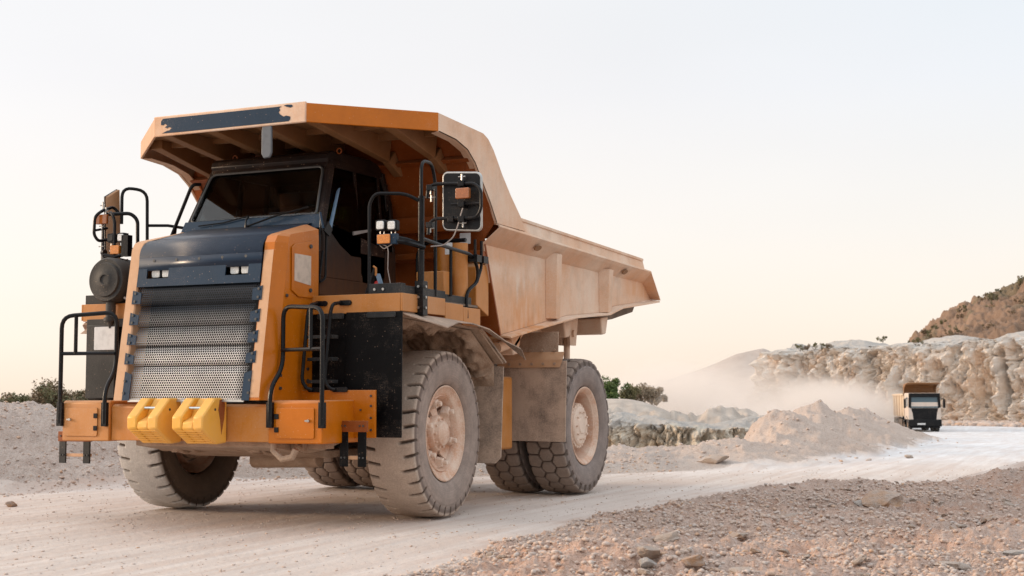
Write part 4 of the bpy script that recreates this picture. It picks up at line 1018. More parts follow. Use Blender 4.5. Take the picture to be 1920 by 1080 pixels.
        q = MB(); q.tube([p+Vector((-.003, -.003, 0)) for p in mcv], .009, 6, closed=True); q.build('mirror_rim', BK, mo)
        q = MB()
        for uu, vv in ((193, 385), (191, 424), (190, 462), (199, 395)):
            p = Vector(at(uu, vv, y=-1.25)); q.cyl((p.x, p.y, p.z-.04), (p.x, p.y, p.z+.04), .009, 8); q.cyl((p.x-.035, p.y, p.z), (p.x+.035, p.y, p.z), .008, 6)
        q.build('clamp_bolts', M['steel'], mo)
    q = MB(); a_ = Vector(am); q.rrect(a_, (1, 0, 0), (0, 0, 1), .155, .11, .012, (0, .05, 0)); q.build('marker_lamp', M['amberdull'], mo, bev=.008)
# work lamps: right corner pair with indicator
def work_lamp(u, v, y, wdt, mat_, parent, name='work_lamp'):
    p = Vector(at(u, v, y=y))
    q = MB(); q.rrect(p+Vector((0, .012, 0)), (1, 0, 0), (0, 0, 1), wdt+.03, wdt+.03, .02, (0, .07, 0)); o = q.build(name, BK, parent, bev=.006)
    q = MB(); q.rrect(p, (1, 0, 0), (0, 0, 1), wdt, wdt, .018, (0, .02, 0)); q.build('lens', mat_, o, bev=.006)
    q = MB(); q.cyl(tuple(p+Vector((-.02, .05, -.05))), tuple(p+Vector((-.02, .05, -.11))), .006, 6); q.cyl(tuple(p+Vector((.025, .05, -.05))), tuple(p+Vector((.025, .05, -.11))), .006, 6); q.build('brackets', M['steel'], o)
work_lamp(712, 422, -1.33, .085, M['lampglass'], truck); work_lamp(733, 422, -1.33, .085, M['lampglass'], truck)
p = Vector(at(721, 448, y=-1.33)); q = MB(); q.box(p.x-.10, p.x+.13, p.y+.01, p.y+.07, p.z-.055, p.z+.055); o = q.build('indicator_box', M['navy'], truck, bev=.006)
q = MB(); q.rrect(p+Vector((-.01, -.01, 0)), (1, 0, 0), (0, 0, 1), .15, .095, .012, (0, .02, 0)); q.build('lens', M['amber'], o, bev=.006)
q = MB(); q.tube([at(716, 458, y=-1.3), at(726, 462, y=-1.3), at(728, 470, y=-1.3), at(727, 505, y=-1.28), at(732, 532, y=-1.26)], .005, 6, fil=.03); q.tube([at(710, 458, y=-1.3), at(720, 467, y=-1.3), at(736, 457, y=-1.3)], .005, 6, fil=.02); q.build('wiring', M['wire'], o)
q = MB(); q.tube([at(736, 452, y=-1.3), at(755, 453, y=-1.25), at(775, 458, y=-1.1), at(795, 464, y=-.95)], .026, 8, fil=.05); q.build('arm', BK, o)
# far corner lamps
work_lamp(206, 446, -1.30, .075, M['greyplastic'], truck); work_lamp(225, 445, -1.30, .08, M['lampglass'], truck)
p = Vector(at(214, 468, y=-1.30)); q = MB(); q.rrect(p, (1, 0, 0), (0, 0, 1), .125, .10, .012, (0, .05, 0)); o = q.build('indicator_lamp', M['amber'], truck, bev=.006)
q = MB(); q.tube([at(196, 478, y=-1.3), at(215, 482, y=-1.3), at(232, 478, y=-1.25), at(238, 470, y=-1.2)], .02, 8); q.box(p.x+.10, p.x+.19, p.y, p.y+.08, p.z-.08, p.z+.16); q.build('arm', BK, o)
q = MB()
for (u, v) in ((240, 447), (236, 458), (243, 466), (233, 470)):
    pp = Vector(at(u, v, y=-1.1)); q.cyl((pp.x, pp.y, pp.z-.06), (pp.x, pp.y, pp.z+.06), .006, 6); q.cyl((pp.x-.04, pp.y, pp.z), (pp.x+.04, pp.y, pp.z), .009, 6)
q.tube([at(205, 470, y=-1.28), at(225, 490, y=-1.28), at(240, 486, y=-1.2)], .006, 6, fil=.02); q.build('clamp_bolts', M['steel'], o)
# far-side loop beside the lamps and rails to the cab
q = MB(); q.tube([at(200, 402, y=-1.2), at(245, 400, y=-1.05), at(258, 412, y=-1.0), at(258, 460, y=-1.0), at(250, 472, y=-1.0), at(238, 474, y=-1.05)], .022, 10, fil=.06)
q.build('gate_loop_brace', BK, truck)
q = MB(); q.tube([at(275, 423, y=-.6), at(315, 423, y=-.5), at(347, 428, y=-.4)], .018, 8); q.tube([at(322, 442, y=-.85), at(358, 352, y=-.85), at(364, 346, y=-.83), at(376, 346, y=-.75)], .020, 10, fil=.05); q.tube([at(328, 440, y=-.8), at(330, 424, y=-.8)], .015, 8)
q.build('cab_handrail', BK, truck)
# cylinders and cabinet behind the near deck
q = MB(); q.cyl((1.72, .35, 2.4), (1.72, .35, 3.02), .10, 20); q.cyl((1.95, .25, 2.4), (1.95, .25, 3.05), .09, 20); co_ = q.build('gas_bottles', M['orange'], truck)
q = MB(); q.box(1.55, 1.90, -.05, .12, 2.37, 2.72); q.build('deck_cabinet', M['orange'], truck, bev=.01)
q = MB(); q.rrect(at(841, 466, y=-.05), (1, 0, 0), (0, 0, 1), .09, .13, .008, (0, .004, 0)); q.build('sticker', M['white'], co_)
q = MB(); a_ = at(872, 447, y=.9); q.rrect(a_, (1, 0, 0), (0, 0, 1), .14, .13, .005, (0, .005, 0)); q.build('plate_label', M['white'], body)
q = MB(); q.prism([(.9, 2.40), (.9, 2.85), (1.0, 2.90), (1.25, 2.88), (1.25, 2.28)], 'x', 1.62, 1.84); q.build('body_guide', M['orange'], truck, bev=.01)

# ---- yellow wheel chocks hung on the bumper
def make_chock(x):
    c = empty('wheel_chock', (x, -2.085, .865))
    q = MB()
    # side profile (y toward the front is negative); hung with the ramp downwards
    W = .186
    def P(y, z, s_, t=0): return (s_*(W-t), y, z)
    # body with taper; built as hull rings across x with a notch in the middle
    prof = [(.008, .01), (.008, .46), (-.19, .46), (-.395, .275), (-.395, .155), (-.15, .0)]
    q.prism(prof, 'x', -W, -.065); q.prism(prof, 'x', .070, W)
    q.prism([(.008, .012), (.008, .455), (-.13, .455), (-.21, .36), (-.25, .275), (-.385, .225), (-.393, .155), (-.15, .002)], 'x', -.0645, .0695)
    o = q.build('block', M['yellow'], c, bev=.016)
    q = MB()
    for k in range(6):
        t = .12+.76*k/5; y0 = -.395+.245*t; z0 = .155-.155*t
        q.cyl((-W+.03, y0-.002, z0), (W-.03, y0-.002, z0), .006, 6)
    q.build('grip_ribs', M['yellow'], c)
    q = MB(); q.cyl((-.09, -.265, .36), (.09, -.265, .36), .014, 12); q.build('handle_bar', M['galv'], c)
    return c
c1 = make_chock(-.25); c2 = make_chock(.305)
tag(c1, 'yellow plastic wheel chock on the bumper, the one nearer the far handrail, without rust', 'wheel chock', 'wheel chocks on the bumper')
tag(c2, 'yellow plastic wheel chock with a rust streak on its side, hung on the bumper', 'wheel chock', 'wheel chocks on the bumper')
q = MB()
rp_ = [(-.045, .45), (-.03, .38), (-.04, .26), (-.085, .09), (-.11, .24), (-.14, .34), (-.12, .44)]
q.prism([(y, z) for y, z in rp_], 'x', .1865, .1878); o = q.build('rust_streak', M['rust'], c2, smooth=0)
q = MB(); q.cyl((.18, -.07, .42), (.20, -.07, .42), .016, 10); q.build('bolt', M['rust'], c2)
q = MB(); q.cyl((.18, -.19, .345), (.1878, -.19, .345), .014, 12); q.build('bolt_hole', M['bolt'], c2)
q = MB(); q.cyl((.18, -.19, .345), (.1878, -.19, .345), .014, 12); q.build('bolt_hole', M['bolt'], c1)
q = MB(); q.cyl((.225, -.05, .15), (.225, -.05, .42), .010, 8); q.build('pin', M['galv'], c1)

# wedge of loose gear by the cab: red bag and blue-edged folding sign
tri = empty('folding_sign', (1.62, -1.12, 2.39))
tag(tri, 'small folded blue and dark warning board standing on the deck by the gate rail', 'warning sign')
q = MB(); q.hexa([(-.11, 0, 0), (-.09, 0, 0), (.02, 0, .27), (.0, 0, .29)], [(-.11, .10, 0), (-.09, .10, 0), (.02, .06, .27), (.0, .06, .29)]); q.build('back_board', M['black'], tri)
q = MB(); q.hexa([(.10, 0, 0), (.15, 0, 0), (.07, 0, .22), (.02, 0, .22)], [(.10, .015, 0), (.15, .015, 0), (.07, .015, .22), (.02, .015, .22)]); q.build('front_board', M['blue'], tri)
q = MB(); q.tube([(.0, 0, .30), (.03, 0, .28), (.03, 0, .20)], .012, 6); q.build('hook', M['orange'], tri)
q = MB(); q.hexa([(-.13, -.05, 0), (.13, -.05, 0), (.13, .12, 0), (-.13, .12, 0)], [(-.02, 0, .20), (.04, 0, .20), (.04, .08, .20), (-.02, .08, .20)])
o = q.build('sand_bag', M['red'], None, bev=.03, loc=(1.56, -.96, 2.36)); tag(o, 'red bag lying on the deck behind the folded warning board', 'bag')

# ---- driver
def person(name, loc, label, vest, seatz=0.0, scale=1.):
    root = empty(name, loc)
    tag(root, label, 'person')
    J = [((0, 0, .0), .15), ((0, -.0, .22), .145), ((0, -.01, .42), .155), ((0, -.02, .53), .085), ((0, -.03, .60), .058), ((0, -.04, .70), .088), ((0, -.04, .79), .09),  # 0-6 spine, head
         ((.19, -.02, .48), .065), ((.24, -.14, .28), .05), ((.17, -.38, .32), .036), ((-.19, -.02, .48), .065), ((-.24, -.14, .28), .05), ((-.17, -.38, .32), .036),
         ((.10, -.05, -.02), .095), ((.12, -.42, .0), .075), ((.12, -.50, -.38), .05), ((-.10, -.05, -.02), .095), ((-.12, -.42, .0), .075), ((-.12, -.50, -.38), .05)]
    E = [(0, 1), (1, 2), (2, 3), (3, 4), (4, 5), (5, 6), (2, 7), (7, 8), (8, 9), (2, 10), (10, 11), (11, 12), (0, 13), (13, 14), (14, 15), (0, 16), (16, 17), (17, 18)]
    for s, wi in ((1, 9), (-1, 12)):
        wv = Vector(J[wi][0])
        for k in range(5):
            off = Vector(((k-2)*.018 if k < 4 else -s*.04, -.05-.02*(1.5-abs(k-1.5)) if k < 4 else -.03, .0)); J.append((tuple(wv+off), .009)); E.append((wi, len(J)-1)); J.append((tuple(wv+off+Vector((0, -.025, -.03))), .008)); E.append((len(J)-2, len(J)-1))
    me = bpy.data.meshes.new('body'); me.from_pydata([tuple(Vector(p)*scale) for p, r in J], E, []); o = bpy.data.objects.new('body', me); COL.objects.link(o); o.parent = root
    sk = o.modifiers.new('skin', 'SKIN'); ss = o.modifiers.new('sub', 'SUBSURF'); ss.levels = 2; ss.render_levels = 2
    if not me.skin_vertices: pass
    for v, (p, r) in zip(me.skin_vertices[0].data, J): v.radius = (r*scale, r*scale)
    me.skin_vertices[0].data[0].use_root = True
    # cloth for the trunk and arms, skin for head and hands
    mt, n, b, oo = newmat('skin_and_clothes'); co = node(n, 'ShaderNodeTexCoord').outputs['Object']; sp = node(n, 'ShaderNodeSeparateXYZ'); n.links.new(co, sp.inputs[0])
    n.links.new(mixc(n, mapr(n, sp.outputs['Z'], .555*scale, .56*scale), vest, (.38, .22, .15)), b.inputs['Base Color']); b.inputs['Roughness'].default_value = .8
    me.materials.append(mt)
    h = MB(); h.lathe([(-.02, .093), (.03, .098), (.07, .075), (.10, .03), (.105, .001)], (0, -.02, .76), axis='z', n=20)
    h.v = [tuple(Vector(p)*scale) for p in h.v]; h.build('hair', M['seat'], root)
    fc = MB(); fc.box(-.012, .012, -.145, -.12, .70, .74); fc.box(-.04, -.02, -.135, -.12, .745, .755); fc.box(.02, .04, -.135, -.12, .745, .755); fc.box(-.03, .03, -.135, -.12, .665, .672)
    fc.v = [tuple(Vector(p)*scale) for p in fc.v]; fc.build('face_features', M['seat'], root, bev=.004)
    return root
person('person', (.45, .02, 3.02), 'driver in a yellow hi-vis vest seated behind the big truck windscreen', (.45, .55, .03), scale=.95)

# ================================================================== GROUND
FH = Vector((-math.sin(_y), math.cos(_y))); RH = Vector((math.cos(_y), math.sin(_y)))   # valley axes: d = along, l = across
def to_ld(X, Y):
    dx, dy = X-CC.x, Y-CC.y
    return dx*RH.x+dy*RH.y, dx*FH.x+dy*FH.y
def to_xy(l, d): return CC.x+l*RH.x+d*FH.x, CC.y+l*RH.y+d*FH.y
def rubble_edge(l): return np.interp(l, [-6, -3, -.9, -.1, .96, 1.6, 3.6, 4.7, 6.2, 7.2, 9, 14], [3, 6.5, 10.1, 12.3, 15.3, 16.6, 20.0, 20.2, 20.0, 19.6, 19.6, 19])
def bank_base(l): return np.interp(l, [-20, -9, -7, -5.8, -3.5, 0, 3.2], [13, 17.2, 18.6, 20.6, 22.4, 23.5, 24.6])
def road_left(d): return np.interp(d, [18, 23, 24.6, 30, 54, 107, 140], [-30, .8, 3.6, 6.9, 15.0, 29.0, 38])
PEAKS = [(6.0, 33, 1.12, 2.5), (8.3, 39.5, 1.36, 3.0), (7.2, 36, .80, 2.5), (10.3, 45, 1.0, 2.9), (12.0, 50, 1.25, 3.0), (13.4, 54, 1.1, 3.0), (14.6, 58, 1.25, 3.0), (15.8, 62, 1.15, 2.8), (4.7, 29, .45, 2.3), (3.6, 30.5, .50, 2.2), (5.0, 31.5, .72, 1.9), (2.0, 31, .35, 2.2), (9.2, 42, .95, 2.6)]
def height(l, d, detail=True):
    X, Y = to_xy(l, d)
    z = -1.6*sstep(24, 110, d)*1.0
    z = z+.0*l
    rl = road_left(d)
    # pit to the left of the road, and the flat beyond it
    pit = sstep(27, 32, d+.55*(l-1))*sstep(62, 57, d)*sstep(rl-1.0, rl-4.0, l)*sstep(-3, 2, l)
    z = z-1.3*pit
    # berm heaps
    b = np.zeros_like(l)
    for (pl, pd, ph, pr) in PEAKS:
        r = np.sqrt((l-pl)**2+((d-pd)*.62)**2)+.30*fbm(X*.8, Y*.8, None, 4, 11)
        b = np.maximum(b, ph*np.clip(1.04-r/pr, 0, 1)**1.0)
    z = z+b+np.clip(b, 0, .5)*(.16*fbm(X*1.7, Y*1.7, None, 5, 3, .6)-.10*np.abs(fbm(X*2.6, Y*1.2, None, 3, 4)))
    # far bench: scarp top with heaps, rising to the left
    sc = sstep(56.5, 58.2, d+.9*fbm(X*.5, Y*.5, None, 3, 21))*sstep(120, 90, d)*sstep(rl-1, rl-5, l)
    top = (.66+.35*sstep(7.0, 4.2, l)+.75*np.abs(fbm(X*.33, Y*.33, None, 4, 23))+.9*sstep(3.4, 0, l)*sstep(57, 66, d))*sstep(-14, -6, l)
    z = z+sc*top*sstep(100, 64, d)
    # spoil hill far left
    r = np.sqrt((l-36)**2+((d-195)*.8)**2)
    z = z+9.6*np.clip(1-r/27., 0, 1)**.9*(1+.05*fbm(X*.12, Y*.12, None, 4, 8))
    z = z+2.6*sstep(16, 8, l)*sstep(80, 100, d)*sstep(-6, 4, l)*sstep(170, 140, d)
    # left gravel bank
    bb = bank_base(l)+.35*fbm(X*.5, Y*.5, None, 3, 31)
    t = d-bb
    zc = np.interp(l, [-20, -9, -7.5, -6, -3, 0, 2.5, 4.5], [1.6, 1.27, .86, .66, .50, .38, .30, .10])
    ridge = .20*sstep(0, .9, t)*sstep(2.6, 1.2, t)*np.clip(zc*1.5, 0, 1)
    slope = zc*sstep(.6, 4.6, t)*(1-.75*sstep(6, 14, t))
    far = sstep(70, 40, d)
    bank = (ridge+slope+.07*sstep(0, 1, t))*far*sstep(5.2, 4.2, l)
    bm = np.clip(bank*3, 0, 1)
    z = z+bank*(1+.08*fbm(X*.8, Y*.8, None, 4, 33))
    # rubble field in the foreground right
    e = rubble_edge(l)+.5*fbm(X*.8, Y*.8, None, 3, 41)
    rub = sstep(0, .8, e-d)
    z = z+rub*(.03+.04*fbm(X*.6, Y*.6, None, 3, 43))
    z = z+rub*.05*sstep(2.5, 4.2, l)*sstep(3.2, .9, e-d)*sstep(-.2, .8, e-d)
    hp_ = np.sqrt((l-8.3)**2+((d-19.6)*.8)**2); z = z+.62*np.clip(1-hp_/2.1, 0, 1)
    hp_ = np.sqrt((l-.95)**2+((d-10.6)*1.0)**2); z = z+.20*np.clip(1-hp_/.75, 0, 1)
    road = (1-rub)*(1-bm)*sstep(rl-.2, rl+.5, l)*(1-sstep(.04, .16, b))
    if detail:
        g1 = fbm(X*5, Y*5, None, 4, 51, .6); g2 = fbm(X*16, Y*16, None, 3, 52, .6)
        w1, w2, wi = worley(X*4.2, Y*4.2, X*0, 61)
        near = sstep(60, 18, d)
        z = z+rub*(.060*fbm(X*1.7, Y*1.7, None, 3, 56)*sstep(0, 3, e-d)+.038*g1+.030*(.35-np.abs(fbm(X*9, Y*9, None, 3, 55)))+.014*g2+.05*np.clip(.45-w1, 0, 1)*(wi > .6))
        z = z+bm*near*(.09*fbm(X*1.1, Y*1.1, None, 3, 60)+.07*fbm(X*2.3, Y*2.3, None, 3, 59)+.028*g1+.016*g2)+np.clip(b*4, 0, 1)*near*(.02*g1)
        ww1, _, wi2 = worley(X*2.1, Y*2.1, X*0, 71)
        z = z+(bm+np.clip(b*3, 0, .6))*near*.05*np.clip(.45-ww1, 0, 1)*(wi2 > .6)*2
        # compacted road with shallow tracks running along the truck's line
        z = z+road*(.006*fbm(X*2.5, Y*.25, None, 3, 81)+.0025*g2*sstep(40, 10, d))
        z = z+sc*sstep(110, 70, d)*(.16*fbm(X*.9, Y*.9, None, 4, 57, .65)-.12*np.abs(fbm(X*.6, Y*.6, None, 3, 58)))*sstep(-14, -6, l)
    return z, rub, bm, road, b, pit, sc

def grid_mesh(name, V, F, mats, attrs, kind='structure'):
    me = bpy.data.meshes.new(name); used = np.unique(F); rm = np.full(len(V), -1, np.int64); rm[used] = np.arange(len(used))
    V2 = V[used]; F2 = rm[F]
    me.vertices.add(len(V2)); me.vertices.foreach_set('co', V2.ravel()); me.loops.add(F2.size); me.loops.foreach_set('vertex_index', F2.ravel().astype(np.int32))
    me.polygons.add(len(F2)); me.polygons.foreach_set('loop_start', np.arange(0, F2.size, 4, dtype=np.int32)); me.polygons.foreach_set('loop_total', np.full(len(F2), 4, np.int32))
    me.polygons.foreach_set('use_smooth', np.ones(len(F2), bool)); me.update(calc_edges=True)
    for k, a in attrs.items():
        at_ = me.attributes.new(k, 'FLOAT_COLOR', 'POINT'); at_.data.foreach_set('color', a[used].astype(np.float32).ravel())
    for mt in mats: me.materials.append(mt)
    o = bpy.data.objects.new(name, me); COL.objects.link(o)
    if kind: o['kind'] = kind
    return o

def ground_mat(name, bump=.6, fine=1., rough=.95, tone=1.):
    mt, n, b, o = newmat(name); co = node(n, 'ShaderNodeTexCoord').outputs['Object']
    atn = node(n, 'ShaderNodeAttribute', attribute_name='tint'); a = atn.outputs['Color']; al = atn.outputs['Alpha']
    n1 = noise(n, co, 1.3, 6, .6); n2 = noise(n, co, 14., 5, .65); n3 = noise(n, co, 55., 4, .7)
    vo = node(n, 'ShaderNodeTexVoronoi'); vo.inputs['Scale'].default_value = 26; vo.inputs['Randomness'].default_value = 1.0; n.links.new(co, vo.inputs[0])
    vc = node(n, 'ShaderNodeSeparateXYZ'); n.links.new(vo.outputs['Color'], vc.inputs[0])
    c = mixc(n, mapr(n, n1, .3, .7), a, mixc(n, 1, a, (.86, .83, .82), 'MULTIPLY'))
    c = mixc(n, math_(n, 'MULTIPLY', al, math_(n, 'MULTIPLY', mapr(n, vc.outputs['X'], .55, 1.), .32*fine)), c, mixc(n, 1, a, (.86, .64, .50), 'MULTIPLY'))
    c = mixc(n, math_(n, 'MULTIPLY', al, math_(n, 'MULTIPLY', mapr(n, vc.outputs['Y'], .6, 1.), .25*fine)), c, (.56, .53, .50))
    c = mixc(n, mapr(n, n3, .38, .52, .50*fine, 0), c, mixc(n, 1, a, (.36, .30, .27), 'MULTIPLY'))  # crevice shade put into the colour where the bump noise is low
    c = mixc(n, mapr(n, n2, .36, .50, .35*fine, 0), c, mixc(n, 1, a, (.55, .46, .40), 'MULTIPLY'))
    n.links.new(c, b.inputs['Base Color']); b.inputs['Roughness'].default_value = rough; b.inputs['Specular IOR Level'].default_value = .15
    h = math_(n, 'ADD', math_(n, 'MULTIPLY', n2, 1.6), math_(n, 'ADD', math_(n, 'MULTIPLY', n3, .5), math_(n, 'MULTIPLY', math_(n, 'MULTIPLY', al, math_(n, 'SUBTRACT', 1., vo.outputs['Distance'])), .4*fine)))
    bp = node(n, 'ShaderNodeBump', i_Strength=bump, i_Distance=.05); n.links.new(h, bp.inputs['Height']); n.links.new(bp.outputs[0], b.inputs['Normal'])
    return mt
def road_mat():
    mt, n, b, o = newmat('packed_limestone_dust'); co = node(n, 'ShaderNodeTexCoord').outputs['Object']
    a = node(n, 'ShaderNodeAttribute', attribute_name='tint').outputs['Color']
    n1 = noise(n, co, .9, 6, .6, (1, .25, 1)); n2 = noise(n, co, 30, 4, .7); n4 = noise(n, co, 2.2, 5, .6, (2.4, .12, 1))
    c = mixc(n, mapr(n, n1, .35, .65), a, mixc(n, 1, a, (.90, .86, .84), 'MULTIPLY'))
    c = mixc(n, mapr(n, n4, .50, .60, 0, .6), c, mixc(n, 1, a, (.86, .78, .74), 'MULTIPLY'))
    c = mixc(n, mapr(n, n4, .46, .38, 0, .4), c, mixc(n, 1, a, (1.12, 1.14, 1.16), 'MULTIPLY'))
    c = mixc(n, mapr(n, n2, .34, .44, .38, 0), c, mixc(n, 1, a, (.55, .48, .44), 'MULTIPLY'))
    n.links.new(c, b.inputs['Base Color']); b.inputs['Roughness'].default_value = .9; b.inputs['Specular IOR Level'].default_value = .2
    bp = node(n, 'ShaderNodeBump', i_Strength=.35, i_Distance=.02); n.links.new(math_(n, 'ADD', n2, n4), bp.inputs['Height']); n.links.new(bp.outputs[0], b.inputs['Normal'])
    return mt
M['ground'] = ground_mat('quarry_gravel'); M['road'] = road_mat()

dd = [1.5]
while dd[-1] < 6.5: dd.append(dd[-1]*1.06)
while dd[-1] < 34: dd.append(dd[-1]*1.0042)
while dd[-1] < 260: dd.append(dd[-1]*1.010)
while dd[-1] < 2600: dd.append(dd[-1]*1.15)
th = np.concatenate([np.linspace(-180, -60, 16)[:-1], np.linspace(-60, -23, 40)[:-1], np.linspace(-23, 23, 760)[:-1], np.linspace(23, 60, 40)[:-1], np.linspace(60, 180, 16)])
th = np.radians(th); RR, TH = np.meshgrid(np.array(dd), th, indexing='ij')
lq, dq = RR*np.sin(TH), RR*np.cos(TH)
ls, ds = lq, np.where(dq < 1, 1+.05*(dq-1), dq)       # behind the camera the rules of the near ground go on
Z, rub, bm_, road_, berm_, pit_, sc_ = height(ls.ravel(), ds.ravel())
# flat below the big truck's tyres
X, Y = to_xy(lq.ravel(), dq.ravel())
V = np.stack([X, Y, Z], -1)
nl = fbm(X*.35, Y*.35, None, 4, 91)[:, None]; nm = fbm(X*1.6, Y*1.6, None, 3, 92)[:, None]
c_road = np.array([.61, .53, .475]); c_rub = np.array([.50, .375, .31]); c_bank = np.array([.54, .455, .40]); c_far = np.array([.52, .45, .40]); c_white = np.array([.66, .64, .62])
dflat = dq.ravel(); lflat = lq.ravel()
rw = sstep(20, 30, dflat-.3*lflat)[:, None]
cr = c_road*(1-rw)+np.array([.66, .65, .65])*rw
col = c_far*(1-road_[:, None])+cr*road_[:, None]
bw = np.clip(bm_, 0, 1)[:, None]; col = col*(1-bw)+c_bank*bw
rsoft = sstep(-.9, 1.3, rubble_edge(lflat)-dflat+.5*fbm(X*.8, Y*.8, None, 3, 41)+.5*fbm(X*3, Y*3, None, 3, 95)); ww = rsoft[:, None]; col = col*(1-ww)+(c_rub*(1+.10*nl)+np.array([.02, -.02, -.035])*np.clip(nm*1.5, 0, 1))*ww
be = np.clip(berm_*7, 0, 1)[:, None]; col = col*(1-be)+np.array([.58, .475, .405])*be
sw = (sc_*(1-road_))[:, None]; col = col*(1-sw)+np.array([.55, .485, .42])*(1+.12*nm)*sw
col = np.clip(col*(1+.05*nl+.03*nm), .02, .8)
RGBA = np.concatenate([col, (.25+.75*ww)*np.clip(1.6-dflat[:, None]/40, .12, 1)], 1)
nr_, nc_ = RR.shape
ii = (np.arange(nr_-1)[:, None]*nc_+np.arange(nc_-1)[None, :]).ravel()
F = np.stack([ii, ii+1, ii+nc_+1, ii+nc_], -1)
isroad = road_[F].mean(1) > .5
grid_mesh('road', V, F[isroad], [M['road']], {'tint': RGBA})
grid_mesh('ground', V, F[~isroad], [M['ground']], {'tint': RGBA})

# ================================================================== ROCK FACES
def rock_mat(name, c0=(.80, .71, .62), c1=(.78, .60, .46), c2=(.80, .77, .73)):
    mt, n, b, o = newmat(name); co = node(n, 'ShaderNodeTexCoord').outputs['Object']
    n1 = noise(n, co, .35, 7, .62); n2 = noise(n, co, 2.2, 6, .65); n3 = noise(n, co, 9, 5, .7); ns = noise(n, co, .8, 5, .6, (1, 1, .25))
    c = mixc(n, mapr(n, n1, .48, .66), c0, c1); c = mixc(n, mapr(n, ns, .52, .66, 0, .8), c, c2)
    at_ = node(n, 'ShaderNodeAttribute', attribute_name='tint'); sp = node(n, 'ShaderNodeSeparateXYZ'); n.links.new(at_.outputs['Color'], sp.inputs[0])
    c = mixc(n, sp.outputs['X'], c, (.52, .485, .45)); c = mixc(n, sp.outputs['Y'], c, (.16, .11, .08))
    c = mixc(n, mapr(n, n3, .32, .46, .30, 0), c, mixc(n, 1, c, (.5, .40, .33), 'MULTIPLY'))
    c = mixc(n, mapr(n, n2, .45, .7, 0, .4), c, mixc(n, 1, c, (.82, .76, .7), 'MULTIPLY'))
    n.links.new(c, b.inputs['Base Color']); b.inputs['Roughness'].default_value = .95; b.inputs['Specular IOR Level'].default_value = .1
    bp = node(n, 'ShaderNodeBump', i_Strength=.9, i_Distance=.35); n.links.new(math_(n, 'ADD', n2, math_(n, 'MULTIPLY', n3, .45)), bp.inputs['Height']); n.links.new(bp.outputs[0], b.inputs['Normal'])
    return mt
M['rock'] = rock_mat('limestone_face'); M['rock2'] = rock_mat('grey_limestone_face', (.66, .59, .49), (.62, .47, .32), (.66, .64, .57))
